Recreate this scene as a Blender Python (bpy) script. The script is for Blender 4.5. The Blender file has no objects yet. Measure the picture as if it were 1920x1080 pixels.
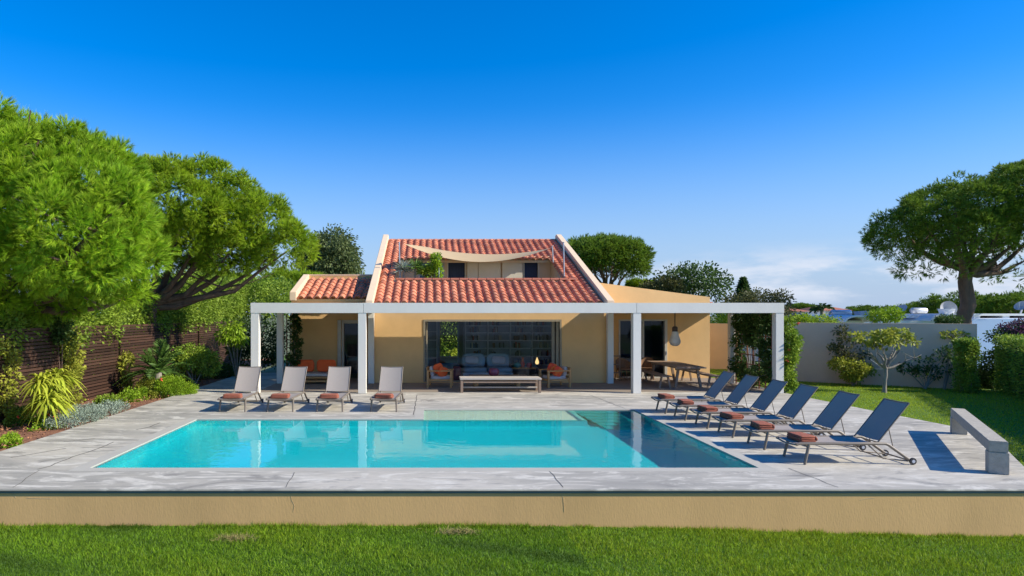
import bpy, bmesh, math, random
import numpy as np
from mathutils import Vector, Matrix
S = bpy.context.scene
COL = S.collection
PI = math.pi
CX, CY, F, H = 802.0, 589.0, 1270.0, 2.6          # photograph measurements: vanishing point, focal length in pixels, eye height

def P(px, py, Y):
    return Vector(((px-CX)/F*Y, Y, H-(py-CY)/F*Y))
def G(px, py, z=0.0):
    Y = (H-z)*F/(py-CY)
    return Vector(((px-CX)/F*Y, Y, z))
def XX(px, Y): return (px-CX)/F*Y
def ZZ(py, Y): return H-(py-CY)/F*Y

# ------------------------------------------------------------------ materials
MATS = {}
def mat(name, col, rough=.75, col2=None, scale=3.0, amt=.5, bump=0.0, bscale=None, detail=6, metallic=0, stretch=(1,1,1),
        var=0.0, var2=None, trans=0.0, spec=None, emit=None):
    if name in MATS: return MATS[name]
    m = bpy.data.materials.new(name); m.use_nodes = True
    nt = m.node_tree; N = nt.nodes; L = nt.links
    b = N['Principled BSDF']
    b.inputs['Roughness'].default_value = rough
    b.inputs['Metallic'].default_value = metallic
    if spec is not None: b.inputs['Specular IOR Level'].default_value = spec
    tc = N.new('ShaderNodeTexCoord'); mp = N.new('ShaderNodeMapping'); mp.inputs['Scale'].default_value = stretch
    L.new(tc.outputs['Object'], mp.inputs['Vector'])
    base = None
    c2 = col2 if col2 else tuple(c*.8 for c in col)
    nz = N.new('ShaderNodeTexNoise'); nz.inputs['Scale'].default_value = scale; nz.inputs['Detail'].default_value = detail
    nz.inputs['Roughness'].default_value = .6
    L.new(mp.outputs[0], nz.inputs['Vector'])
    rp = N.new('ShaderNodeMapRange'); rp.inputs[1].default_value = .5-.25*(1.01-amt)-.05; rp.inputs[2].default_value = .5+.25*(1.01-amt)+.05
    L.new(nz.outputs[0], rp.inputs[0])
    mx = N.new('ShaderNodeMix'); mx.data_type = 'RGBA'
    mx.inputs[6].default_value = (*col, 1); mx.inputs[7].default_value = (*c2, 1)
    L.new(rp.outputs[0], mx.inputs[0]); base = mx.outputs[2]
    if var > 0 or var2:
        at = N.new('ShaderNodeAttribute'); at.attribute_name = 'var'
        if var2:
            m2 = N.new('ShaderNodeMix'); m2.data_type = 'RGBA'; m2.inputs[7].default_value = (*var2, 1)
            L.new(at.outputs['Fac'], m2.inputs[0]); L.new(base, m2.inputs[6]); base = m2.outputs[2]
        if var > 0:
            hs = N.new('ShaderNodeHueSaturation')
            mr = N.new('ShaderNodeMapRange'); mr.inputs[3].default_value = 1-var; mr.inputs[4].default_value = 1+var
            fr = N.new('ShaderNodeMath'); fr.operation = 'FRACT'; mu = N.new('ShaderNodeMath'); mu.operation = 'MULTIPLY'; mu.inputs[1].default_value = 7.31
            L.new(at.outputs['Fac'], mu.inputs[0]); L.new(mu.outputs[0], fr.inputs[0]); L.new(fr.outputs[0], mr.inputs[0])
            L.new(mr.outputs[0], hs.inputs['Value']); L.new(base, hs.inputs['Color']); base = hs.outputs[0]
    L.new(base, b.inputs['Base Color'])
    if bump > 0:
        n2 = N.new('ShaderNodeTexNoise'); n2.inputs['Scale'].default_value = bscale or scale*6; n2.inputs['Detail'].default_value = 5
        L.new(mp.outputs[0], n2.inputs['Vector'])
        bp = N.new('ShaderNodeBump'); bp.inputs['Strength'].default_value = bump; bp.inputs['Distance'].default_value = .02
        L.new(n2.outputs[0], bp.inputs['Height']); L.new(bp.outputs[0], b.inputs['Normal'])
    if trans > 0:
        tr = N.new('ShaderNodeBsdfTranslucent'); L.new(base, tr.inputs[0])
        ms = N.new('ShaderNodeMixShader'); ms.inputs[0].default_value = trans
        L.new(b.outputs[0], ms.inputs[1]); L.new(tr.outputs[0], ms.inputs[2])
        L.new(ms.outputs[0], N['Material Output'].inputs[0])
    if emit:
        b.inputs['Emission Color'].default_value = (*emit[:3], 1); b.inputs['Emission Strength'].default_value = emit[3]
    MATS[name] = m
    return m

def glass_mat(name, tint=(.92,.95,.97), gloss=1.0):
    m = bpy.data.materials.new(name); m.use_nodes = True; nt = m.node_tree; N = nt.nodes; L = nt.links; N.remove(N['Principled BSDF'])
    t = N.new('ShaderNodeBsdfTransparent'); t.inputs[0].default_value = (*tint, 1)
    g = N.new('ShaderNodeBsdfGlossy'); g.inputs['Roughness'].default_value = .02; g.inputs[0].default_value = (gloss, gloss, gloss, 1)
    fr = N.new('ShaderNodeFresnel'); fr.inputs[0].default_value = 1.5
    ms = N.new('ShaderNodeMixShader'); fr.inputs[0].default_value = 1.28; L.new(fr.outputs[0], ms.inputs[0]); L.new(t.outputs[0], ms.inputs[1]); L.new(g.outputs[0], ms.inputs[2])
    L.new(ms.outputs[0], N['Material Output'].inputs[0]); MATS[name] = m
    return m

M = {}
M['stucco'] = mat('tan_render', (.86,.545,.23), .9, (.76,.475,.20), 1.3, .3, .25, 45)
M['stucco_pale'] = mat('pale_render', (.80,.62,.42), .9, (.74,.56,.37), 2.0, .3, .2, 45)
M['retain'] = mat('retaining_render', (.74,.455,.185), .95, (.58,.36,.145), .7, .35, .14, 50, stretch=(1,1,.35))
M['white_paint'] = mat('weathered_white_paint', (.76,.74,.66), .6, (.68,.66,.59), 1.2, .25, .1, 30, stretch=(1,1,.25))
M['tile'] = mat('terracotta_tile', (.58,.20,.10), .85, (.44,.135,.07), 2.5, .3, .2, 30, var=.2, var2=(.62,.245,.13))
M['terracotta'] = mat('terracotta_plain', (.62,.25,.16), .85, (.52,.20,.12), 2.5, .3, .2, 30)
M['cream'] = mat('cream_shutter', (.72,.66,.52), .7, (.68,.62,.48), 2)
M['frame'] = mat('door_frame_metal', (.34,.29,.19), .5, (.30,.25,.17), 4)
M['frame_w'] = mat('pale_frame', (.62,.60,.52), .5)
M['dark'] = mat('dark_interior', (.035,.04,.055), .9)
M['curtain'] = mat('dark_blue_curtain', (.05,.07,.13), .9, (.03,.045,.09), 12, .3, stretch=(3,1,.1))
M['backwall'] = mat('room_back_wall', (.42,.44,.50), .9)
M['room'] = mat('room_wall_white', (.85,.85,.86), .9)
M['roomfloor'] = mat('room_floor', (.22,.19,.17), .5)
M['porch'] = mat('porch_floor', (.30,.24,.185), .8, (.22,.18,.14), 2.5, .3, .1, 20, stretch=(.4,2,1))
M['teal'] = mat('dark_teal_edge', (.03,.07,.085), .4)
M['plaster'] = mat('turquoise_pool_plaster', (.45,.95,.93), .7, (.40,.92,.90), .8, .1)
M['shelf'] = mat('pale_pool_shelf', (.74,.76,.62), .7, (.68,.71,.58), .9, .1)
M['coping'] = mat('pool_coping', (.47,.445,.375), .8, (.41,.39,.33), 2, .3, .1, 40)
M['teak'] = mat('teak_wood', (.66,.35,.12), .65, (.50,.25,.085), 5, .3, .1, 40, stretch=(1,1,5))
M['teak_grey'] = mat('weathered_teak', (.34,.24,.165), .75, (.24,.165,.115), 5, .2, .2, 40, stretch=(3,1,1))
M['whitewood'] = mat('whitewashed_wood', (.52,.475,.41), .7, (.42,.38,.33), 6, .2, .1, 30, stretch=(.3,3,3))
M['orange'] = mat('orange_fabric', (.85,.13,.025), .85, (.78,.11,.02), 8, .3, .2, 60)
M['red'] = mat('red_fabric', (.75,.05,.03), .85, (.85,.22,.03), 7, .8)
M['darkred'] = mat('dark_red_lacquer', (.22,.02,.03), .5)
M['cushion'] = mat('pale_seat_cushion', (.55,.50,.46), .9, None, 6, .3, .2, 60)
M['sofa'] = mat('blue_grey_sofa_fabric', (.38,.48,.54), .9, (.33,.42,.48), 6, .3, .2, 60)
M['pillow'] = mat('pink_white_pillow', (.72,.62,.62), .9)
M['metal'] = mat('taupe_lounger_metal', (.20,.165,.125), .45, (.17,.14,.11), 5)
M['sling'] = mat('grey_mesh_sling', (.40,.35,.305), .8, (.37,.325,.285), 30, .3, .15, 400, trans=.12)
M['rubber'] = mat('black_rubber', (.03,.03,.035), .6)
M['towel'] = mat('brown_towel', (.36,.115,.065), .95, (.28,.085,.05), 15, .3, .5, 120)
M['concrete'] = mat('bench_concrete', (.46,.42,.34), .9, (.34,.31,.25), 12, .4, .4, 60)
M['bark'] = mat('pine_bark', (.20,.125,.085), .95, (.09,.06,.045), 5, .4, .9, 14, stretch=(1,1,.3))
M['bark_grey'] = mat('grey_bark', (.32,.29,.24), .95, (.20,.18,.15), 8, .4, .6, 25, stretch=(1,1,.3))
M['slat'] = mat('dark_brown_slats', (.085,.042,.026), .6, (.045,.024,.016), 4, .3, .1, 30, stretch=(1,.3,6), var=.35)
M['trellis'] = mat('rust_brown_trellis', (.22,.085,.045), .8)
M['gwall'] = mat('grey_beige_wall', (.86,.60,.41), .95, (.72,.50,.33), .7, .3, .3, 30)
M['soil'] = mat('reddish_soil', (.30,.135,.075), .95, (.17,.075,.045), 6, .5, 1.0, 18)
M['white_wall'] = mat('white_wall', (.80,.82,.84), .8, (.74,.77,.80), 1, .3)
M['steel'] = mat('steel_tank', (.70,.72,.75), .35, metallic=.5)
M['chrome'] = mat('steel_pole', (.55,.57,.60), .35, metallic=.7)
M['dishm'] = mat('dish_grey', (.50,.53,.58), .6)
M['sail'] = mat('beige_sail', (.66,.50,.28), .85, (.62,.46,.26), 3, .3, trans=.25)
M['canvas'] = mat('canopy_canvas', (.60,.55,.46), .85, None, 3, .3)
M['wicker'] = mat('wicker', (.36,.20,.10), .8, (.18,.09,.045), 40, .6, .6, 80)
M['bulb'] = mat('opal_lamp_shade', (.70,.66,.58), .35)
M['socket'] = mat('dark_socket', (.07,.05,.04), .5)
M['glass'] = glass_mat('window_glass')
# foliage
def fol(n, c, c2, tr=.35, var=.35): M[n] = mat(n, c, .55, c2, 1.2, .5, var=var, trans=tr, spec=.25)
fol('pine_bright', (.40,.56,.03), (.20,.37,.015))
fol('pine_mid', (.38,.50,.025), (.20,.33,.016))
fol('pine_dark', (.22,.33,.03), (.12,.21,.02))
fol('euca', (.15,.19,.06), (.10,.14,.05))
fol('hedge_leaf', (.34,.45,.05), (.15,.26,.03))
fol('dark_leaf', (.08,.14,.03), (.05,.10,.02))
fol('lime_leaf', (.30,.44,.025), (.20,.33,.02))
fol('yellow_leaf', (.40,.40,.05), (.24,.30,.04))
fol('strap_leaf', (.55,.58,.06), (.36,.44,.04))
fol('cycad_leaf', (.12,.22,.04), (.09,.17,.03))
fol('silver_leaf', (.30,.36,.28), (.22,.29,.22), .15)
fol('olive_brown', (.12,.12,.04), (.07,.09,.03))
fol('purple_leaf', (.16,.03,.12), (.06,.08,.04), .3)
M['flower'] = mat('red_flower', (.80,.07,.04), .7, (.85,.15,.06), 10)
M['grassmat'] = mat('grass_blades', (.12,.28,.012), .55, (.07,.19,.008), 1.1, .4, var=.65, var2=(.34,.42,.02), trans=.35, spec=.25)
M['grassground'] = mat('lawn_soil', (.09,.18,.012), .95, (.06,.13,.01), 2, .5, 1, 40)
M['drygrass'] = mat('dry_grass_patch', (.38,.30,.12), .9, None, 10, .3, var=.3)

# concrete deck with stains, veins and cracks
def deck_mat():
    m = bpy.data.materials.new('stained_concrete'); m.use_nodes = True; nt = m.node_tree; N = nt.nodes; L = nt.links
    b = N['Principled BSDF']; b.inputs['Roughness'].default_value = .7
    tc = N.new('ShaderNodeTexCoord'); mp = N.new('ShaderNodeMapping'); mp.inputs['Scale'].default_value = (.4,1,1); L.new(tc.outputs['Object'], mp.inputs[0])
    def noise(sc, det=8, dist=0.0, rough=.62, src=mp):
        n = N.new('ShaderNodeTexNoise'); n.inputs['Scale'].default_value = sc; n.inputs['Detail'].default_value = det; n.inputs['Distortion'].default_value = dist
        n.inputs['Roughness'].default_value = rough; L.new(src.outputs[0], n.inputs['Vector']); return n
    def rng(src, a, c, lo=0., hi=1.):
        r = N.new('ShaderNodeMapRange'); r.inputs[1].default_value = a; r.inputs[2].default_value = c; r.inputs[3].default_value = lo; r.inputs[4].default_value = hi
        L.new(src, r.inputs[0]); return r.outputs[0]
    def mix(f, a, c):
        x = N.new('ShaderNodeMix'); x.data_type = 'RGBA'; L.new(f, x.inputs[0])
        for i, v in ((6, a), (7, c)):
            if isinstance(v, tuple): x.inputs[i].default_value = (*v, 1)
            else: L.new(v, x.inputs[i])
        return x.outputs[2]
    n1 = noise(.55, 9, .6); n2 = noise(1.6, 9, 2.2, .7); n3 = noise(14, 4); n4 = noise(.9, 10, 3.0, .68)
    c = mix(rng(n1.outputs[0], .38, .62), (.54,.495,.40), (.33,.31,.26))
    c = mix(rng(n2.outputs[0], .50, .60, 0, .85), c, (.67,.63,.53))
    c = mix(rng(n4.outputs[0], .53, .64, 0, .8), c, (.22,.205,.175))
    c = mix(rng(n3.outputs[0], .45, .75, 0, .35), c, (.28,.27,.24))
    n5 = noise(.35, 12, 1.2, .75)
    ab = N.new('ShaderNodeMath'); ab.operation = 'SUBTRACT'; ab.inputs[1].default_value = .47; L.new(n5.outputs[0], ab.inputs[0])
    ac = N.new('ShaderNodeMath'); ac.operation = 'ABSOLUTE'; L.new(ab.outputs[0], ac.inputs[0])
    n6 = noise(.5, 3)
    mask = rng(n6.outputs[0], .52, .62)
    ln = rng(ac.outputs[0], .0, .0035, 1, 0)
    mm = N.new('ShaderNodeMath'); mm.operation = 'MULTIPLY'; L.new(ln, mm.inputs[0]); L.new(mask, mm.inputs[1])
    c = mix(mm.outputs[0], c, (.10,.095,.085))
    L.new(c, b.inputs['Base Color'])
    bp = N.new('ShaderNodeBump'); bp.inputs['Strength'].default_value = .2; bp.inputs['Distance'].default_value = .01; L.new(n3.outputs[0], bp.inputs['Height']); L.new(bp.outputs[0], b.inputs['Normal'])
    rr = rng(n1.outputs[0], .3, .7, .55, .8); L.new(rr, b.inputs['Roughness'])
    return m
M['deck'] = deck_mat()

# ------------------------------------------------------------------ objects
ORG = {}
def tag(o, label=None, cat=None, group=None, kind=None):
    if label: o['label'] = label
    if cat: o['category'] = cat
    if group: o['group'] = group
    if kind: o['kind'] = kind
    return o
def thing(name, label, cat, loc=(0,0,0), group=None, rz=0):
    o = bpy.data.objects.new(name, None); o.empty_display_size = .2; COL.objects.link(o)
    o.location = loc; o.rotation_euler = (0,0,rz); ORG[o.name] = Vector(loc)
    return tag(o, label, cat, group)
def link(name, me, m, parent=None, origin=None):
    o = bpy.data.objects.new(name, me)
    COL.objects.link(o)
    off = Vector((0,0,0))
    if parent is not None:
        o.parent = parent; off = ORG[parent.name]
    elif origin is not None:
        off = Vector(origin); o.location = off
    ORG[o.name] = off
    if off.length > 0: me.transform(Matrix.Translation(-off))
    for x in (m if isinstance(m, (list, tuple)) else [m]): me.materials.append(x)
    return o

class MB:
    def __init__(s): s.v = []; s.f = []; s.sm = []; s.var = []
    def add(s, v, f, smooth=False, var=0.):
        n = len(s.v); s.v += [tuple(x) for x in v]; s.f += [tuple(i+n for i in q) for q in f]; s.sm += [smooth]*len(f); s.var += [var]*len(f); return s
    def box(s, x0, x1, y0, y1, z0, z1, var=0.):
        v = [(x,y,z) for z in (z0,z1) for y in (y0,y1) for x in (x0,x1)]
        return s.add(v, [(0,2,3,1),(4,5,7,6),(0,1,5,4),(2,6,7,3),(0,4,6,2),(1,3,7,5)], False, var)
    def obox(s, c, size, R, bev=0.):
        c = Vector(c); hx, hy, hz = [k/2 for k in size]
        v = [c + R @ Vector((x,y,z)) for z in (-hz,hz) for y in (-hy,hy) for x in (-hx,hx)]
        return s.add(v, [(0,2,3,1),(4,5,7,6),(0,1,5,4),(2,6,7,3),(0,4,6,2),(1,3,7,5)])
    def bar(s, a, b, w, h, up=(0,0,1)):
        a = Vector(a); b = Vector(b); d = (b-a); L = d.length; d.normalize(); u = Vector(up)
        if abs(d.dot(u)) > .98: u = Vector((0,1,0))
        x = d.cross(u).normalized(); z = x.cross(d)
        R = Matrix((x, d, z)).transposed()
        return s.obox((a+b)/2, (w, L, h), R)
    def tube(s, pts, rad, n=8, cap=True, rnd=None):
        pts = [Vector(p) for p in pts]; k = len(pts)
        rad = rad if isinstance(rad, (list,tuple)) else [rad]*k
        v = []; u = None
        for i, p in enumerate(pts):
            t = (pts[min(i+1,k-1)] - pts[max(i-1,0)]).normalized()
            if u is None:
                u = Vector((0,0,1)) if abs(t.z) < .9 else Vector((1,0,0))
            u = (u - t*u.dot(t)).normalized(); w = t.cross(u)
            for j in range(n):
                a = 2*PI*j/n; r = rad[i]*(1 + (rnd.uniform(-.12,.12) if rnd else 0))
                v.append(p + (u*math.cos(a) + w*math.sin(a))*r)
        f = [(i*n+j, i*n+(j+1)%n, (i+1)*n+(j+1)%n, (i+1)*n+j) for i in range(k-1) for j in range(n)]
        s.add(v, f, True)
        if cap: s.add(v[:n][::-1], [tuple(range(n))]); s.add(v[-n:], [tuple(range(n))])
        return s
    def prism(s, poly, axis, a, b):
        # poly: 2D points; axis 'x': poly in (y,z); 'y': (x,z); 'z': (x,y)
        def mk(p, t):
            return {'x': (t,p[0],p[1]), 'y': (p[0],t,p[1]), 'z': (p[0],p[1],t)}[axis]
        n = len(poly); v = [mk(p,a) for p in poly] + [mk(p,b) for p in poly]
        f = [tuple(range(n))[::-1], tuple(range(n,2*n))] + [(i,(i+1)%n,n+(i+1)%n,n+i) for i in range(n)]
        return s.add(v, f)
    def lathe(s, prof, c, n=20, axis='z'):
        c = Vector(c); v = []
        for r, z in prof:
            for j in range(n):
                a = 2*PI*j/n; p = (r*math.cos(a), r*math.sin(a), z)
                if axis == 'x': p = (z, r*math.cos(a), r*math.sin(a))
                if axis == 'y': p = (r*math.cos(a), z, r*math.sin(a))
                v.append(c+Vector(p))
        k = len(prof)
        return s.add(v, [(i*n+j, i*n+(j+1)%n, (i+1)*n+(j+1)%n, (i+1)*n+j) for i in range(k-1) for j in range(n)], True)
    def pillow(s, c, size, R=Matrix.Identity(3), n=10, e=.55, seed=0):
        # soft cushion: superellipsoid
        c = Vector(c); v = []; rn = random.Random(seed)
        for i in range(n+1):
            ph = -PI/2 + PI*i/n
            for j in range(2*n):
                th = PI*j/n
                sg = lambda q, p: math.copysign(abs(q)**p, q)
                x = sg(math.cos(ph), e)*sg(math.cos(th), e); y = sg(math.cos(ph), e)*sg(math.sin(th), e); z = sg(math.sin(ph), .8)
                k = 1+rn.uniform(-.02,.02)
                v.append(c + R @ Vector((x*size[0]/2*k, y*size[1]/2*k, z*size[2]/2*k)))
        m = 2*n
        return s.add(v, [(i*m+j, i*m+(j+1)%m, (i+1)*m+(j+1)%m, (i+1)*m+j) for i in range(n) for j in range(m)], True)
    def build(s, name, m, parent=None, origin=None, bevel=0.0):
        me = bpy.data.meshes.new(name); me.from_pydata(s.v, [], s.f)
        me.polygons.foreach_set('use_smooth', s.sm)
        if any(s.var):
            a = me.attributes.new('var', 'FLOAT', 'FACE'); a.data.foreach_set('value', s.var)
        me.update()
        if bevel > 0:
            bm = bmesh.new(); bm.from_mesh(me)
            bmesh.ops.remove_doubles(bm, verts=bm.verts, dist=1e-5)
            ed = [e for e in bm.edges if len(e.link_faces) == 2 and e.calc_face_angle(0) > .7]
            bmesh.ops.bevel(bm, geom=ed, offset=bevel, segments=2, affect='EDGES', clamp_overlap=True)
            bm.to_mesh(me); bm.free()
        return link(name, me, m, parent, origin)

def copy_tree(o, parent=None):
    c = o.copy(); COL.objects.link(c)
    if parent is not None: c.parent = parent
    for ch in list(o.children): copy_tree(ch, c)
    return c

# ------------------------------------------------------------------ foliage soups (numpy)
def unit(a): return a/np.maximum(np.linalg.norm(a, axis=-1, keepdims=True), 1e-9)
def rdir(rg, n): return unit(rg.normal(size=(n,3)))
def soup(name, arr, m, parent=None, var=None, origin=None):
    n, k, _ = arr.shape
    me = bpy.data.meshes.new(name)
    me.vertices.add(n*k); me.vertices.foreach_set('co', arr.reshape(-1).astype(np.float32))
    me.loops.add(n*k); me.loops.foreach_set('vertex_index', np.arange(n*k, dtype=np.int32))
    me.polygons.add(n); me.polygons.foreach_set('loop_start', np.arange(0, n*k, k, dtype=np.int32)); me.polygons.foreach_set('loop_total', np.full(n, k, dtype=np.int32))
    me.update(calc_edges=True)
    a = me.attributes.new('var', 'FLOAT', 'FACE')
    a.data.foreach_set('value', (np.random.RandomState(1).rand(n) if var is None else var).astype(np.float32))
    return link(name, me, m, parent, origin)
def leafq(rg, c, d, L, W, droop=0.0):
    n = len(c); s = unit(np.cross(d, rdir(rg, n))); L = np.asarray(L).reshape(-1,1)*np.ones((n,1)); W = np.asarray(W).reshape(-1,1)*np.ones((n,1))
    mid = c + d*L*.5; tip = c + d*L; tip[:,2] -= droop*L[:,0]
    return np.stack([c, mid-s*W*.5, tip, mid+s*W*.5], 1)
def needles(rg, c, d, L, W):
    n = len(c); s = unit(np.cross(d, rdir(rg, n)))*(W*.5)
    return np.stack([c-s, c+s, c+d*np.asarray(L).reshape(-1,1)], 1)
def shell(rg, ells, n, lo=.82, hi=1.03, low_cut=-1.0):
    # points on the surface of a union of ellipsoids; ells: (centre, radii)
    A = np.array([ (e[1][0]*e[1][1]+e[1][1]*e[1][2]+e[1][0]*e[1][2]) for e in ells]); A = A/A.sum()
    CC = np.array([e[0] for e in ells]); RR = np.array([e[1] for e in ells]); out = []; nor = []; tries = 0
    while len(out) < n and tries < n*60:
        tries += 1
        i = rg.choice(len(ells), p=A); d = rdir(rg,1)[0]
        if d[2] < low_cut: continue
        p = CC[i]+d*RR[i]*rg.uniform(lo,hi)
        q = np.sum(((p-CC)/RR)**2, 1); q[i] = 9
        if q.min() >= .62: out.append(p); nor.append(unit(d/RR[i]))
    return np.array(out), np.array(nor)
def lobes(seed, ells, n, r, flat=.75, low_cut=-.9):
    # break the big crown ellipsoids up into many clump-sized lobes
    rg = np.random.RandomState(seed); c, nn = shell(rg, ells, n, .60, .84, low_cut)
    out = [(tuple(p), (r*k, r*k, r*k*flat)) for p, k in zip(c, rg.uniform(.7,1.25,len(c)))]
    return out + [(e[0], tuple(x*.75 for x in e[1])) for e in ells]
def E(px, py, rx, ry, Y, dy=None):
    c = P(px, py, Y); k = Y/F
    return ((c.x, c.y, c.z), (rx*k, dy if dy else rx*k, ry*k))
def pine_soup(seed, ells, puffs, pr, tufts, nn, L, W, low_cut=-.75, up=.45, spread=.38, inner=.15):
    rg = np.random.RandomState(seed)
    c, n = shell(rg, ells, puffs, .80, 1.06, low_cut=low_cut)
    k = int(puffs*inner)
    if k:
        c2, n2 = shell(rg, ells, k, .45, .8, low_cut); c = np.vstack([c,c2]); n = np.vstack([n,n2])
    N0 = len(c)
    pv = rg.rand(N0)
    rad = pr*rg.uniform(.65,1.25,size=N0)
    ci = np.repeat(np.arange(N0), tufts)
    ax = unit(n + np.array([0,0,up])); d = unit(rdir(rg, len(ci)) + ax[ci]*.75)
    base = c[ci] + d*(rad[ci]*(.45+.55*rg.rand(len(ci))**.5))[:,None]
    ti = np.repeat(np.arange(len(ci)), nn)
    dd = unit(d[ti] + rdir(rg, len(ti))*spread + np.array([0,0,.15]))
    b = base[ti] - d[ti]*rg.uniform(0,L*.5,size=len(ti))[:,None]
    a = needles(rg, b, dd, L*rg.uniform(.6,1.15,size=len(ti)), W)
    var = np.clip(pv[ci][ti]*.6 + rg.rand(len(ci))[ti]*.4, 0, 1)
    return a, var, c
def leaf_soup(seed, ells, puffs, pr, per, L, W, low_cut=-.9, inner=.2, droop=0., lo=.8, hi=1.05):
    rg = np.random.RandomState(seed)
    c, n = shell(rg, ells, puffs, lo, hi, low_cut)
    k = int(puffs*inner)
    if k:
        c2, n2 = shell(rg, ells, k, .4, .8, low_cut); c = np.vstack([c,c2]); n = np.vstack([n,n2])
    ci = np.repeat(np.arange(len(c)), per)
    o = rdir(rg, len(ci)); p = c[ci] + o*(pr*rg.uniform(.2,1.1,size=len(ci)))[:,None]
    d = unit(o*.8 + n[ci]*.6 + rdir(rg,len(ci))*.6 + np.array([0,0,-droop]))
    a = leafq(rg, p, d, L*rg.uniform(.6,1.2,size=len(ci)), W*rg.uniform(.7,1.2,size=len(ci)), .1)
    return a, np.clip(rg.rand(len(ci))*.7+.3*rg.rand(len(c))[ci],0,1), c
def limbs(seed, base, fork, targets, r0, nseg=5, bend=.25, r_end=.03):
    rn = random.Random(seed); mb = MB(); base = Vector(base); fork = Vector(fork)
    pts = [base.lerp(fork, t/6)+Vector((rn.uniform(-1,1),rn.uniform(-1,1),0))*r0*.25*(0 if t in (0,6) else 1) for t in range(7)]
    mb.tube(pts, [r0*(1.25 if i == 0 else 1.0-.035*i) for i in range(7)], 12, rnd=rn)
    for t in targets:
        t = Vector(t); d = t-fork; st = fork - (fork-base)*rn.uniform(0,.12)
        q = []
        for i in range(nseg+1):
            u = i/nseg; p = st.lerp(t, u); p.z -= math.sin(PI*u)*d.length*bend*.35; p += Vector((rn.uniform(-1,1),rn.uniform(-1,1),rn.uniform(-1,1)))*d.length*.03*(1 if 0<i<nseg else 0); q.append(p)
        mb.tube(q, [r0*.50*(1-i/nseg)+r_end for i in range(nseg+1)], 7, rnd=rn)
        for b in range(3):
            i = rn.randint(2, nseg-1); s0 = q[i]; e0 = s0 + Vector((rn.uniform(-1,1),rn.uniform(-1,1),rn.uniform(.1,.9))).normalized()*d.length*.4
            mb.tube([s0, s0.lerp(e0,.5)+Vector((0,0,-.05*d.length*.4)), e0], [r0*.25*(1-i/nseg)+r_end*.7, r_end*.7, r_end*.4], 5)
    return mb
# ================================================================== the setting
def structure(o): o['kind'] = 'structure'; return o
ZL = -.06
g = MB()
for xa, xb, ya, yb in ((-700,900,-60,11),(-700,-6.2,11,19),(6,900,11,19),(-700,900,19,1200)): g.add([(xa,ya,-.9),(xb,ya,-.9),(xb,yb,-.9),(xa,yb,-.9)], [(0,1,2,3)])
structure(g.build('ground', mat('dry_ground', (.16,.17,.07), .95, (.10,.13,.05), .3, .4)))

# front lawn, falling a little to the right
def zf(x): 
    t = max(0, min(1, (x-1)/8)); return -.55 - .16*t*t*(3-2*t)
def sheet(fn, x0, x1, y0, y1, nx, ny):
    v = [(x0+(x1-x0)*i/nx, y0+(y1-y0)*j/ny, 0) for j in range(ny+1) for i in range(nx+1)]
    v = [(x,y,fn(x,y)) for x,y,_ in v]
    f = [(j*(nx+1)+i, j*(nx+1)+i+1, (j+1)*(nx+1)+i+1, (j+1)*(nx+1)+i) for j in range(ny) for i in range(nx)]
    return MB().add(v, f, True)
structure(sheet(lambda x,y: zf(x), -40, 9.5, -25, 10.075, 60, 8).build('front_lawn_ground', M['grassground']))
def zr(x, y):
    t = max(0, min(1, (y-9.0)/4.5)); t = t*t*(3-2*t); return -.71 + (ZL+.71)*t
EDGE = [(9.42,10.04),(9.6,10.5),(10.2,11.6),(11.7,13.9),(12.2,15.4),(12.0,18.1),(11.9,20),(11.8,22),(11.85,27.6)]
def ex(y):
    for (xa,ya),(xb,yb) in zip(EDGE, EDGE[1:]):
        if y <= yb: return xa+(xb-xa)*max(0,(y-ya))/(yb-ya)
    return 11.85
def rlawn():
    ys = [-25,-5,5,9,10,10.5,11,11.6,12.3,13,13.9,14.6,15.4,16.5,18,20,22,25,27.6,32,40,60]; v = []; n = 16
    for y in ys:
        xa = 9.45 if y < 10.04 else (ex(y)-.06 if y <= 27.6 else 6.0)
        for i in range(n+1):
            x = xa + (45-xa)*(i/n)**1.6; v.append((x, y, zr(x,y)))
    return MB().add(v, [(j*(n+1)+i, j*(n+1)+i+1, (j+1)*(n+1)+i+1, (j+1)*(n+1)+i) for j in range(len(ys)-1) for i in range(n)], True)
structure(rlawn().build('side_lawn_ground', M['grassground']))
bed = sheet(lambda x,y: -.05+.05*math.sin(x*2.3+y)*math.sin(y*1.7)*.8, -14, -8.08, 8, 40, 24, 90)
structure(bed.build('garden_soil', M['soil']))

# pool terrace
X0, X1, Y0, Y1, Y2, XS = -5.72, 5.60, 11.46, 16.76, 18.45, -.10
cw = .24
d = MB()
def quad(x0,x1,y0,y1,z=0.): d.add([(x0,y0,z),(x1,y0,z),(x1,y1,z),(x0,y1,z)], [(0,1,2,3)])
quad(-8.1, X0-cw, 10.04, Y0-cw); quad(X0-cw, X1+cw, 10.04, Y0-cw); 
quad(-8.1, X0-cw, Y0-cw, Y1+cw); quad(-8.1, XS-cw, Y1+cw, Y2+cw); quad(-8.1, X1+cw, Y2+cw, 22.62)
pts = [p for p in EDGE if p[1] <= 22]
poly = [(X1+cw,10.04)] + pts + [(ex(22.62),22.62),(X1+cw,22.62),(X1+cw,Y2+cw),(X1+cw,Y0-cw)]
d.add([(x,y,0.) for x,y in poly], [tuple(range(len(poly)))])
d.prism([(10.04,-.022),(10.04,-.001),(10.2,-.001),(10.2,-.022)], 'x', -8.1, 9.42)   # thin slab lip
for (xa,ya),(xb,yb) in zip(EDGE, EDGE[1:]):
    d.add([(xa,ya,0),(xb,yb,0),(xb,yb,-.8),(xa,ya,-.8)], [(0,3,2,1)])
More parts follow.
